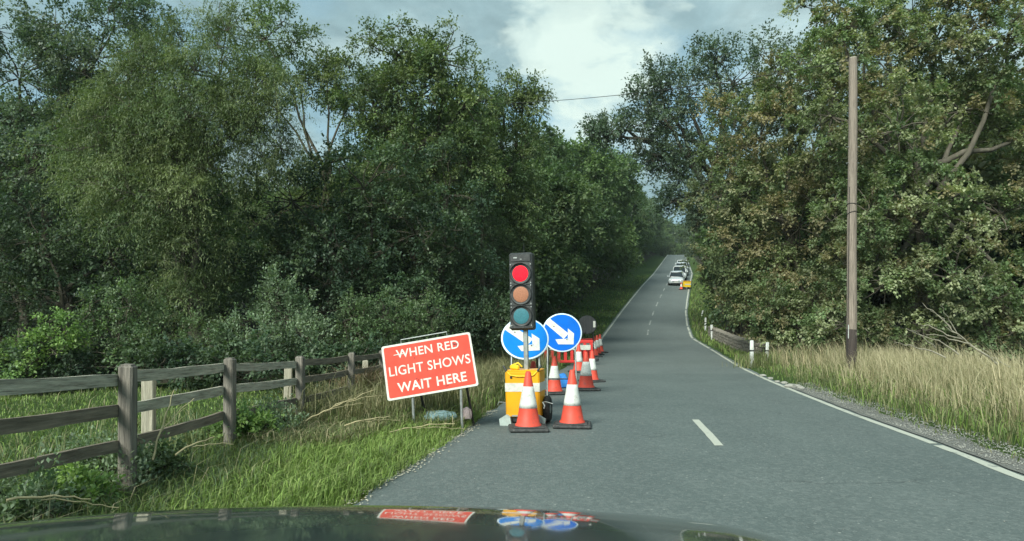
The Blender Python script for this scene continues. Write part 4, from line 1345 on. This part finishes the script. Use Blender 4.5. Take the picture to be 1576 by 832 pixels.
for u in (.27, .80):
    a = pl(u, 1.0, .035)
    b = pl(u, 0.0, .035)
    MB().box((b + Vector((0, 0, 0)) + (a - b) * .5), (.034, .02, (a - b).length + .02), (R(-20), R(-9.6), 0), .003).build('channel', M['galv'], rs)
    MB().tube([b + Vector((0, -.005, .02)), Vector((b.x + .02, b.y - .02, -.06))], .018, 8).build('leg', M['galv'], rs)
    MB().tube([pl(u + .06, .75, .06), Vector((b.x + .17, b.y + .42, -.06))], .017, 8).build('leg', M['black_steel'], rs)
ta, tb = pl(.22, 1.10, .06), pl(.74, 1.105, .06)
MB().tube([pl(.22, .95, .05), ta, tb, pl(.74, .95, .05)], .008, 8).build('top_bar', M['galv'], rs)

# sandbags and rag
def bag(name, label, cat, loc, size, mat, rz=0):
    bm = bmesh.new()
    bmesh.ops.create_icosphere(bm, subdivisions=4, radius=1)
    rg = random.Random(int(loc[1] * 100))
    ph = [rg.uniform(0, 6) for _ in range(6)]
    for v in bm.verts:
        p = v.co.copy()
        k = 1 + .10 * math.sin(3 * p.x + ph[0]) * math.sin(4 * p.y + ph[1]) + .07 * math.sin(9 * p.x + ph[2] + 2 * p.z) + .04 * math.sin(14 * p.y + ph[3])
        x = math.copysign(abs(p.x) ** .7, p.x)
        y = math.copysign(abs(p.y) ** .8, p.y)
        v.co = Vector((x * size[0] * k, y * size[1] * k, max(-.5, p.z * k) * size[2]))
    for f in bm.faces:
        f.smooth = True
    me = bpy.data.meshes.new(name)
    bm.to_mesh(me)
    bm.free()
    o = link_mesh(name, me, mat, None, loc, (0, 0, rz))
    return tag(o, label, cat)


x_, y_ = -1.02, 9.3
bag('sandbag', 'flattened pale blue grey sandbag lying across the foot of the red sign', 'sandbag', (-.94, 9.12, gz(-.94, 9.12) + .14), (.20, .15, .075), M['pale_bag'], .25)
bag('sandbag', 'bright blue sandbag on the ground below the right blue disc', 'sandbag', (1.07, 15.1, .11), (.16, .14, .19), M['blue_bag'], .2)
bag('rag', 'crumpled pale pink rag caught on the right legs of the red sign', 'rag', (-.60, 9.32, gz(-.6, 9.32) + .2), (.06, .05, .10), M['pink_rag'], .3)


# ---------------------------------------------------------------- blue keep right discs
def disc_sign(name, label, centre, Rr, tilt, yaw, roll, blue, back=False, stand=True, wleg=.5):
    cx_, y_, cz_ = centre
    g = max(gz(cx_, y_), float(road_z(y_)))
    t = thing(name, label, 'sign', (cx_, y_, g), (0, 0, yaw), group='round temporary signs on frames')
    h = cz_ - g
    mt = Matrix.Translation((0, 0, h)) @ Matrix.Rotation(roll, 4, 'Y') @ Matrix.Rotation(-tilt, 4, 'X')
    fl = mt @ Matrix.Rotation(PI / 2, 4, 'X')          # lathe axis towards the viewer (-y)
    if not back:
        MB().lathe([(Rr - .01, -.02), (Rr, -.012), (Rr, .0), (Rr - .006, .004), (Rr - .03, .004)], 48, fl).build('rim', M['sign_rim'], t)
        MB().lathe([(Rr - .026, .0045), (Rr - .026, .0075), (Rr - .03, .008)], 48, fl).build('disc', M[blue], t)
        # arrow pointing down to the right, in units of the radius
        ar = [(-.80, .50), (-.64, .68), (.24, .02), (.28, .28), (.58, .06), (.58, -.56), (-.15, -.60), (-.33, -.42), (.02, -.30)]
        ar = ar[::-1]
        cr = Matrix.Diagonal((Rr, 1, Rr, 1))
        # cut into convex pieces: shaft and two barbs
        for poly in ([(-.80, .50), (.02, -.27), (.28, .02), (-.64, .68)], [(.26, .26), (.55, .10), (.58, -.57), (.10, -.12)],
                     ):
            pass
        tip = (.60, -.58)
        k1 = MB()
        shaft = [(-.86, .42), (.10, -.33), (.33, -.04), (-.66, .70)]
        barb_r = [(.28, .22), (.30, -.28), tip, (.60, -.02)]
        barb_l = [(-.32, -.38), (-.16, -.62), tip, (.30, -.30)]
        for i, poly in enumerate((shaft, barb_r, barb_l)):
            a = sum(poly[j][0] * poly[(j + 1) % len(poly)][1] - poly[(j + 1) % len(poly)][0] * poly[j][1] for j in range(len(poly)))
            if a < 0:
                poly = poly[::-1]
            k1.prism([(p[0] * Rr, p[1] * Rr) for p in poly], -.0105 - .0012 * i, -.0078, mt)
        k1.build('arrow', M['sign_white'], t)
        for u, v in ((-.42, .28), (.26, -.36)):
            MB().tube([mt @ Vector((u * Rr, -.016, v * Rr)), mt @ Vector((u * Rr, -.010, v * Rr))], .012, 8).build('rivet', M['black_steel'], t)
    else:
        MB().lathe([(Rr - .01, -.012), (Rr, -.006), (Rr, .006), (Rr - .02, .012)], 40, fl).build('disc', M['black_steel'], t)
        for u in (-.10, .12):
            MB().box(mt @ Vector((u, -.03, 0)), (.05, .03, Rr * 1.7), (-tilt, roll, 0), .004).build('channel', M['black_plastic'], t)
        MB().box(mt @ Vector((.27, -.018, .02)), (.09, .006, .25), (-tilt, roll, 0)).build('sticker', M['sign_white'], t)
    # stand
    sp = .45
    for sx in (-1, 1):
        top = mt @ Vector((sx * wleg * .42, .03, Rr * .55))
        mid = mt @ Vector((sx * wleg * .46, .03, -Rr * .7))
        MB().tube([top, mid, Vector((sx * wleg * .5, mid.y - .12, 0.0))], .015, 8).build('leg', M['galv' if not back else 'black_steel'], t)
        MB().tube([top + Vector((0, .03, -.05)), Vector((sx * wleg * .52, top.y + sp, 0.0))], .014, 8).build('leg', M['black_steel'], t)
    b0 = mt @ Vector((0, .03, -Rr * .7))
    MB().tube([(-wleg * .48, b0.y - .08, h * .28), (wleg * .48, b0.y - .08, h * .28)], .012, 8).build('cross_bar', M['black_steel'], t)
    return t


c1 = at(808, 520.5, 10.9)
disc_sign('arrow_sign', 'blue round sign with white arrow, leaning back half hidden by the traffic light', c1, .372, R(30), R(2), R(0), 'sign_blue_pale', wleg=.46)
c2 = at(865, 511.5, 13.3)
disc_sign('arrow_sign', 'blue round sign with its whole white arrow showing, right of the traffic light', c2, .378, R(14), R(-3), R(3), 'sign_blue', wleg=.56)
c3 = at(904, 499.5, 27.6)
disc_sign('sign_back', 'black back of a round sign with a white sticker above the distant cones', c3, .375, R(8), R(0), 0, None, True, wleg=.5)


# ---------------------------------------------------------------- red plastic barriers
def barrier(label, p, yaw, lean=0):
    t = thing('plastic_barrier', label, 'barrier', (p[0], p[1], float(road_z(p[1]))), (lean, 0, yaw), group='red plastic barriers behind the cones')
    W_, H_ = 1.9, .84
    MB().box((0, 0, H_ - .05), (W_, .06, .10), None, .015).build('top_rail', M['barrier_red'], t)
    MB().box((0, 0, .14), (W_, .06, .09), None, .015).build('bottom_rail', M['barrier_red'], t)
    for k in range(9):
        MB().box((-W_ / 2 + .06 + k * (W_ - .12) / 8, 0, .48), (.10, .045, .62), None, .01).build('slat', M['barrier_red'], t)
    MB().box((0, -.034, .60), (W_ - .2, .012, .16)).build('reflective_band', M['sign_white'], t)
    for sx in (-1, 1):
        MB().box((sx * .7, 0, .05), (.10, .46, .10), None, .02).build('foot', M['black_plastic'], t)
    return t


barrier('red plastic barrier facing the camera behind the right blue disc', (1.75, 23.0), R(12))
barrier('red plastic barrier set slantwise along the road behind the cones', (2.62, 24.6), R(66), R(-8))

# ---------------------------------------------------------------- far cabinet beside the waiting cars
fx, fyy = 19.15, 77.0
fb = thing('signal_cabinet', 'small yellow box at the far right road edge before the waiting cars', 'cabinet', (fx, fyy, float(road_z(fyy))), (R(6), 0, R(14)))
MB().box((0, 0, .55), (.72, .5, .62), None, .02).build('box', M['bright_yellow'], fb)
MB().box((0, 0, .88), (.78, .56, .05), None, .01).build('lid', M['yellow'], fb)
MB().box((0, -.254, .55), (.722, .01, .10)).build('reflective_band', M['sign_white'], fb)
for sx in (-1, 1):
    MB().box((sx * .28, 0, .12), (.10, .52, .24), None, .01).build('leg', M['black_steel'], fb)
c = copy_tree(cone0)
c.location = (18.45, 76.5, float(road_z(76.5)))
c.scale = (1.1, 1.1, 1.1)
c['label'] = 'lone distant traffic cone left of the small yellow box up the hill'

# ---------------------------------------------------------------- marker posts
mk0 = thing('marker_post', 'x', 'marker post', group='white roadside marker posts with black bands')
MB().box((0, 0, .42), (.115, .06, 1.0), None, .012).box((0, 0, .925), (.10, .05, .012), None, .004).build('post', M['marker_white'], mk0)
MB().box((0, 0, .60), (.121, .066, .055)).build('black_band', M['black_plastic'], mk0)
MB().box((0, -.034, .70), (.05, .006, .09), None, .002).build('reflector', M['sign_white'], mk0)
MK = [(1157, 523.5, 22.5, .93, 'nearest and largest white marker post with a black band at the grass edge'),
      (1179.5, 526.5, 23.0, .78, 'white marker post right of the nearest one, half sunk in dry grass'),
      (1096, 499.5, 40, .93, 'short white marker post at the far end of the low stone wall'),
      (1085.6, 488.5, 47, .93, 'white marker post just up the hill from the stone wall'),
      (1077.5, 477, 56, .93, 'leaning white marker post halfway up the green verge'),
      (1071.5, 461, 67, .93, 'farthest white marker post close under the yellow box'),
      (952, 424, 88, .93, 'lone white marker post on the left verge far up the hill')]
for k, (px, py, Y, hh, lb) in enumerate(MK):
    m_ = mk0 if k == 0 else copy_tree(mk0)
    p = at(px, py, Y)
    m_.location = (p.x, Y, p.z - hh)
    m_.rotation_euler = (0, R([0, 3, -2, 1, 14, -4, 0][k]), R([-8, 10, 0, 5, -10, 8, 20][k]))
    m_['label'] = lb
    s = [1, .84, 1.1, 1.0, .9, 1.2, 1.3][k]
    m_.scale = (s, s, .84 if k == 1 else 1)

# ---------------------------------------------------------------- low stone wall beside the right verge
wl = thing('stone_wall', 'low grey brown stone wall behind the white marker posts', 'wall', (8.6, 24.0, 0))
wa, wb = Vector((9.2, 25.2, 0)), Vector((11.9, 42.0, 0))
LN = (wb - wa).length
ang = math.atan2((wb - wa).x, (wb - wa).y)
rgw = random.Random(12)
stone_meshes = []
for k in range(5):
    bm = bmesh.new()
    bmesh.ops.create_cube(bm, size=1)
    bmesh.ops.bevel(bm, geom=list(bm.edges), offset=.10, segments=1, affect='EDGES')
    for v in bm.verts:
        v.co += Vector((rgw.uniform(-.06, .06), rgw.uniform(-.05, .05), rgw.uniform(-.06, .06)))
    me = bpy.data.meshes.new('stone')
    bm.to_mesh(me)
    bm.free()
    me.materials.append(M['stone'])
    stone_meshes.append(me)
w0 = Vector((8.6, 24.0, 0))


def wtop(t):
    return .62 + (1.27 - .62) * t ** 1.5


core_v, core_f = [], []
for i in range(41):
    t = i / 40
    c = wa + (wb - wa) * t
    n_ = Vector((math.cos(ang), -math.sin(ang), 0)) * .13
    zb_ = gz(c.x, c.y) - .3
    zt_ = wtop(t) - .12
    core_v += [c - n_ + Vector((0, 0, zb_)) - w0, c + n_ + Vector((0, 0, zb_)) - w0, c + n_ + Vector((0, 0, zt_)) - w0, c - n_ + Vector((0, 0, zt_)) - w0]
for i in range(40):
    for q in range(4):
        core_f.append((i * 4 + q, i * 4 + (q + 1) % 4, i * 4 + 4 + (q + 1) % 4, i * 4 + 4 + q))
core_f += [(0, 1, 2, 3), (163, 162, 161, 160)]
MB().add(core_v, core_f).build('mortar_core', M['stone'], wl)
for j in range(4):
    s = rgw.uniform(0, .2)
    while s < LN - .2:
        L_ = rgw.uniform(.22, .42)
        t = (s + L_ / 2) / LN
        c = wa + (wb - wa) * t
        z = wtop(t) - .04 - j * .135 if j == 0 else wtop(t) - .03 - j * .15
        o = bpy.data.objects.new('coping_stone' if j == 0 else 'stone', stone_meshes[rgw.randrange(5)])
        COL.objects.link(o)
        o.parent = wl
        o.location = c - w0 + Vector((0, 0, z))
        o.rotation_euler = (-math.atan2(wtop(min(1, t + .02)) - wtop(t), .02 * LN), rgw.uniform(-.05, .05), -ang + rgw.uniform(-.04, .04))
        o.scale = (.36 if j == 0 else .33, L_ * .97, .11 if j == 0 else .135)
        s += L_ * (1.0 if j == 0 else 1.02)

# ---------------------------------------------------------------- utility pole and cable
pb = (8.46, 17.5)
up = thing('utility_pole', 'tall weathered wooden pole standing in the right verge before the trees', 'pole', (pb[0], pb[1], gz(*pb)), (0, R(.35), 0))
hgt = 8.0 - gz(*pb)
zz_ = np.linspace(-.3, hgt, 14)
MB().tube([(0.006 * math.sin(z * 1.3), 0, z) for z in zz_], [.125 - .028 * (z / hgt) for z in zz_], 16).build('shaft', M['pole_wood'], up)
MB().lathe([(.099, 0), (.085, .02), (.03, .032)], 16, Matrix.Translation((0.003, 0, hgt))).build('cap', M['dead_wood'], up)
MB().lathe([(.1275, -.2), (.1245, 1.05), (.118, 1.06)], 16).build('tarred_foot', M['pole_tar'], up)
MB().box((-.11, -.075, 1.0), (.03, .012, .34), (0, 0, .8), .003).build('marker_strip', M['marker_white'], up)
for z0 in (3.85, 4.05):
    pts = [(math.cos(a) * .125, math.sin(a) * .125, z0 + .14 * math.sin(a * .5 + z0 * 3)) for a in np.linspace(0, 2 * PI, 20)]
    MB().tube(pts, .007, 5).build('wire_loop', M['cable'], up)
for z0 in (5.2, 5.6):
    MB().tube([(-.17, -.02, z0), (-.10, -.02, z0)], .008, 6).tube([(.1, -.02, z0), (.16, -.02, z0)], .008, 6).build('step_iron', M['galv'], up)
MB().tube([(-.118, -.06, .3), (-.112, -.06, 2.2), (-.10, -.06, 4.6)], .008, 6).build('earth_wire', M['cable'], up)
pA, pB = Vector((8.44, 17.5, 7.95)), at(600, 158, 27)
pts = []
for i in range(25):
    t = i / 24
    p = pA.lerp(pB, t)
    pts.append(p + Vector((0, 0, -.42 * 4 * t * (1 - t))))
tag(MB().tube(pts, .009, 5).build('overhead_cable', M['cable']), 'thin dark overhead cable crossing the gap of sky', 'cable')

# ---------------------------------------------------------------- dead branch, stalks, weeds, stones
def twig_thing(name, label, cat, curves, mat, group=None, base=None):
    b = Vector(base if base is not None else curves[0][0][0])
    t = thing(name, label, cat, b, group=group)
    for pts, r0, r1 in curves:
        pts = [Vector(p) for p in pts]
        rg = np.random.default_rng(int(abs(pts[0].x * 1000)) % 9999)
        P = limb(rg, pts[0], pts[-1], 9, .06) if len(pts) == 2 else pts
        MB().tube([Vector(p) - b for p in P], list(np.linspace(r0, r1, len(P))), 6).build('stem', mat, t)
    return t


db = []
Yd = 12.2
for (a, b, r0) in [((1535, 560), (1455, 502), .020), ((1490, 528), (1412, 496), .013), ((1478, 520), (1420, 466), .012), ((1468, 512), (1432, 478), .010), ((1500, 535), (1425, 515), .011),
                   ((1455, 550), (1376, 526), .014), ((1475, 545), (1400, 508), .013), ((1440, 535), (1395, 505), .009), ((1555, 565), (1510, 535), .010), ((1475, 519), (1448, 470), .008)]:
    db.append(([at(a[0], a[1], Yd), at(b[0], b[1], Yd - .2)], r0, .004))
twig_thing('dead_branch', 'bleached dead branch lying in the dry grass at the right', 'branch', db, M['dead_wood'])
for k, (a, b, Y, lb) in enumerate([((470, 648), (542, 612), 8.6, 'thick straw coloured stalk leaning against the third fence post'),
                                   ((505, 632), (575, 600), 8.9, 'thin curved straw stalk beside the wrapped stake'),
                                   ((530, 655), (600, 640), 8.3, 'long pale stalk lying in the grass left of the red sign'),
                                   ((600, 665), (700, 652), 8.2, 'pale stalk lying flat in front of the red sign'),
                                   ((235, 708), (268, 600), 5.5, 'upright pale stalk just right of the nearest fence post'),
                                   ((270, 700), (330, 672), 5.6, 'pale stalk sloping in the grass behind the nearest post'),
                                   ((25, 720), (95, 752), 4.6, 'bent pale stalk at the lower left beside the fence'),
                                   ((10, 770), (140, 768), 4.1, 'long straw stalk lying flat at the lower left corner')]):
    pa, pb_ = at(a[0], a[1], Y), at(b[0], b[1], Y + .3)
    twig_thing('dry_stalk', lb, 'stalk', [([pa, pb_], .009, .004), ([pa.lerp(pb_, .4), pb_ + Vector((.12, .1, -.08))], .005, .003)], M['straw'], 'dry stalks in the verge')
# dead grass hanging round the third stake
rgd = np.random.default_rng(31)
n = 900
xy = np.stack([rgd.normal(-2.72, .17, n), rgd.normal(12.9, .3, n)], -1)
grass_obj('dead_tangle', 'brown tangle of dead stems heaped round the pale stake left of the red sign',
          [blades(rgd, xy, .62, .012, .9, [(.16, .12, .07), (.22, .17, .10), (.11, .085, .05)]), blades(rgd, xy + rgd.normal(0, .12, xy.shape), .35, .012, 1.4, [(.2, .16, .09), (.13, .11, .06)])])
for k, (px, Y, s, st, lb) in enumerate([(160, 5.55, .34, 'sage', 'leafy weed growing against the foot of the nearest fence post'),
                                        (245, 6.0, .25, 'shrub', 'weed clump between the nearest post and the pale stake'),
                                        (100, 4.9, .24, 'lime', 'pale leaved weed under the bottom rail at the left'),
                                        (372, 7.8, .34, 'lime', 'weed clump under the second fence post'),
                                        (415, 8.4, .30, 'sage', 'greyish weed between second and third fence posts'),
                                        (20, 4.4, .26, 'sage', 'dark weed at the left picture edge below the fence')]):
    x = (px - 788) / FPX * Y
    b = (x, Y, gz(x, Y))
    plant_tree('weed', lb, 'weed', [((x + dx * s, Y + dy * s, b[2] + s * hz_), (s * .55, s * .55, s * .5)) for dx, dy, hz_ in ((0, 0, .7), (.5, .1, .4), (-.5, -.1, .45))],
               st, 70 + k, b, .006, group='leafy weeds along the fence', dens=9, subs=7, sub_k=.55, scale=.55)
rst = random.Random(21)
for k, (px, py, s) in enumerate([(1170, 579, .10), (1182, 583, .08), (1193, 588, .07), (1203, 590, .09), (1212, 596, .13), (1222, 595, .10), (1228, 598, .09), (1160, 577, .06)]):
    Y = CAMZ * FPX / (py - HZ)
    x = (px - 788) / FPX * Y + .06
    bm = bmesh.new()
    bmesh.ops.create_icosphere(bm, subdivisions=2, radius=1)
    for v in bm.verts:
        v.co = Vector((v.co.x * s * rst.uniform(.8, 1.2), v.co.y * s * rst.uniform(.7, 1.1), v.co.z * s * .4 * rst.uniform(.7, 1.2)))
    me = bpy.data.meshes.new('rubble')
    bm.to_mesh(me)
    bm.free()
    o = link_mesh('rubble', me, M['pale_stone'], None, (x, Y, max(gz(x, Y), 0) + s * .22), (0, 0, rst.uniform(0, 3)))
    tag(o, 'pale lump of broken stone beside the right hand line', 'stone', 'pale rubble at the road edge')


# ---------------------------------------------------------------- waiting cars
def ring(w_, z0, z1, n=14, p=3.2):
    out = []
    for k in range(n):
        a = 2 * PI * k / n
        c, s = math.cos(a), math.sin(a)
        out.append((math.copysign(abs(c) ** (2 / p), c) * w_, (z0 + z1) / 2 + math.copysign(abs(s) ** (2 / p), s) * (z1 - z0) / 2))
    return out


def loft(secs, n=14, p=3.2):
    mb = MB()
    vs, fs = [], []
    for (y, w_, z0, z1) in secs:
        vs += [(x, y, z) for x, z in ring(w_, z0, z1, n, p)]
    m = len(secs)
    for i in range(m - 1):
        for k in range(n):
            fs.append((i * n + k, i * n + (k + 1) % n, (i + 1) * n + (k + 1) % n, (i + 1) * n + k))
    fs += [tuple(range(n))[::-1], tuple((m - 1) * n + k for k in range(n))]
    mb.add(vs, fs, True)
    return mb


def make_car(label, paint, tall=1.0, van=False):
    """front of the car towards -y"""
    t = thing('waiting_car', label, 'car', group='cars waiting in a queue on the hill')
    H = 1.52 * tall
    MBODY = loft([(-2.10, .55, .32, .62), (-2.04, .78, .24, .74), (-1.85, .87, .20, .86), (-1.2, .90, .19, .98), (-.8, .905, .19, 1.03), (.6, .91, .19, 1.03), (1.7, .90, .20, 1.03), (2.05, .84, .26, .98), (2.14, .70, .34, .90)])
    MBODY.build('body', M[paint], t)
    loft([(-1.15, .78, .90, .97), (-.42, .70, .95, H - .04), (-.1, .68, .95, H - .01), (1.2, .67, .95, H - .02), (1.85, .70, .92, H - .25 if not van else H - .03), (2.02, .74, .9, 1.0)], p=4.5).build('glazing', M['glass_dark'], t)
    loft([(-.46, .60, H - .055, H - .005), (-.1, .655, H - .05, H + .012), (1.2, .65, H - .05, H + .008), (1.75, .60, H - .10, H - .04)], p=4).build('roof', M[paint], t)
    for sx in (-1, 1):
        MB().tube([(sx * .80, -1.12, .97), (sx * .66, -.42, H - .03)], .035, 6).build('pillar', M[paint], t)
        MB().tube([(sx * .845, .35, 1.0), (sx * .69, .42, H - .03)], .035, 6).build('pillar', M[paint], t)
        MB().box((sx * .62, -1.99, .72), (.34, .14, .15), (0, 0, sx * .28), .04).build('headlight', M['lamp_glass'], t)
        MB().box((sx * .98, -.72, 1.04), (.20, .10, .13), None, .03).build('mirror', M[paint], t)
        for y in (-1.33, 1.32):
            mt = Matrix.Translation((sx * .80, y, .32)) @ Matrix.Rotation(PI / 2, 4, 'Y')
            wh = MB().lathe([(.2, -.10), (.30, -.105), (.32, -.07), (.32, .07), (.30, .105), (.2, .10)], 20, mt).build('wheel', M['rubber'], t)
            MB().lathe([(.04, -.112), (.19, -.106), (.19, .106), (.04, .112)], 14, mt).build('rim', M['rim_alloy'], wh)
    MB().box((0, -2.085, .60), (.86, .06, .13), None, .02).build('grille', M['black_plastic'], t)
    MB().box((0, -2.11, .33), (1.2, .06, .12), None, .02).build('air_intake', M['black_plastic'], t)
    MB().box((0, -2.125, .47), (.52, .02, .11), None, .004).build('number_plate', M['plate'], t)
    return t


for k, (y, paint, tall, van, off, lb) in enumerate([
    (80.5, 'car_silver', 1.0, False, 0, 'silver car waiting first in the queue on the hill'),
    (87.5, 'car_white', 1.12, True, .1, 'white car waiting second, just behind the silver one'),
    (94.5, 'car_silver', 1.12, True, .1, 'pale car waiting third in the queue'),
    (102, 'car_dark', 1.0, False, .15, 'dark car waiting fourth, almost hidden by leaves'),
    (109.5, 'car_white', 1.0, False, .1, 'white car farthest back in the visible queue')]):
    cr = make_car(lb, paint, tall, van)
    x = float(road_x(y)) + 1.75 + off
    hd_ = math.atan2(float(road_x(y + 2) - road_x(y - 2)), 4)
    pit = math.atan2(float(road_z(y + 2) - road_z(y - 2)), 4)
    cr.location = (x, y + 2.1, float(road_z(y + 2.1)) + .004)
    cr.rotation_euler = (pit, 0, -hd_)

# ---------------------------------------------------------------- our own car: the front seen over the dashboard
CX = -.37
own = thing('parked_car', 'dark glossy car bonnet at the bottom mirroring the signs', 'car', (CX, 0, 0))
pY = [0.55, 0.7, 1.2, 1.45, 1.60, 1.71, 1.82, 1.90, 1.97, 2.04, 2.10, 2.15, 2.18]
pS = [.085, .09, .10, .112, .135, .164, .21, .257, .34, .55, 1.0, 1.9, 3.0]
yy = np.linspace(.55, 2.18, 66)
sl = np.interp(yy, pY, pS)
sl = np.convolve(np.pad(sl, 3, mode='edge'), np.ones(7) / 7, 'valid')
zz = np.concatenate([[0], -np.cumsum((sl[1:] + sl[:-1]) / 2 * np.diff(yy))])
zz += .862 - np.interp(1.90, yy, zz)
uu = np.linspace(-.98, .98, 83)
Vb = np.zeros((len(yy), len(uu), 3))
for j, u in enumerate(uu):
    a = abs(u)
    sh = -.13 * (a / .95) ** 2.5                    # the nose sweeps back towards the wings
    drop = .022 * u * u + .020 * (a / .98) ** 12
    Vb[:, j, 0] = u
    Vb[:, j, 1] = .55 + (yy - .55) * (1 + sh / 1.6)
    Vb[:, j, 2] = zz - drop
nu = len(uu)
iq = (np.arange(len(yy) - 1)[:, None] * nu + np.arange(nu - 1)[None]).ravel()
link_mesh('bonnet', fast_mesh('bonnet', Vb, quads=np.stack([iq, iq + 1, iq + nu + 1, iq + nu], 1), smooth=True), M['bonnet'], own)
# wings down both sides, bumper below the nose
for side, j in ((-1, 0), (1, nu - 1)):
    e = Vb[:, j]
    rows = [e + np.array([side * a, 0, -b]) for a, b in ((0.002, .004), (.012, .03), (.02, .10), (.02, .25), (-.02, .42), (-.06, .55))]
    V = np.stack(rows, 1)
    n_, m_ = V.shape[:2]
    q = (np.arange(n_ - 1)[:, None] * m_ + np.arange(m_ - 1)[None]).ravel()
    F = np.stack([q, q + 1, q + m_ + 1, q + m_], 1)
    link_mesh('wing', fast_mesh('wing', V, quads=F if side < 0 else F[:, ::-1], smooth=True), M['bonnet'], own)
    mt = Matrix.Translation((side * .80, 1.25, .34)) @ Matrix.Rotation(PI / 2, 4, 'Y')
    wh = MB().lathe([(.2, -.10), (.32, -.105), (.34, -.07), (.34, .07), (.32, .105), (.2, .10)], 28, mt).build('wheel', M['rubber'], own)
    MB().lathe([(.04, -.112), (.21, -.106), (.21, .106), (.04, .112)], 18, mt).build('rim', M['rim_alloy'], wh)
    MB().box((side * .66, 1.98, .66), (.34, .12, .13), (0, 0, -side * .3), .03).build('headlight', M['lamp_glass'], own)
e = Vb[-1]
rows = [e + np.array([0, b, -a]) for a, b in ((.006, .0), (.03, .02), (.10, .035), (.22, .04), (.36, .02), (.45, -.06))]
V = np.stack(rows, 0)
q = (np.arange(len(rows) - 1)[:, None] * nu + np.arange(nu - 1)[None]).ravel()
link_mesh('bumper', fast_mesh('bumper', V, quads=np.stack([q, q + 1, q + nu + 1, q + nu], 1), smooth=True), M['bonnet'], own)

if 0:
    print('TRIS', sum(sum(len(p.vertices) - 2 for p in []) + len(m.polygons) for m in bpy.data.meshes), 'polys')

# ---------------------------------------------------------------- added air volume lifting the dark tones, standing in for windscreen veil
hm = bpy.data.materials.new('added_haze')
hm.use_nodes = True
ht = NT(hm.node_tree)
ht.n.clear()
hv = ht.new('ShaderNodeVolumePrincipled', {'Color': (0.86, 0.97, 0.97, 1), 'Density': 0.0004, 'Anisotropy': 0.2})
ho = ht.new('ShaderNodeOutputMaterial', {'Volume': hv.outputs[0]})
hz = MB().box((50, 430, 25), (720, 960, 72)).build('added_haze', hm)
hz['kind'] = 'stuff'
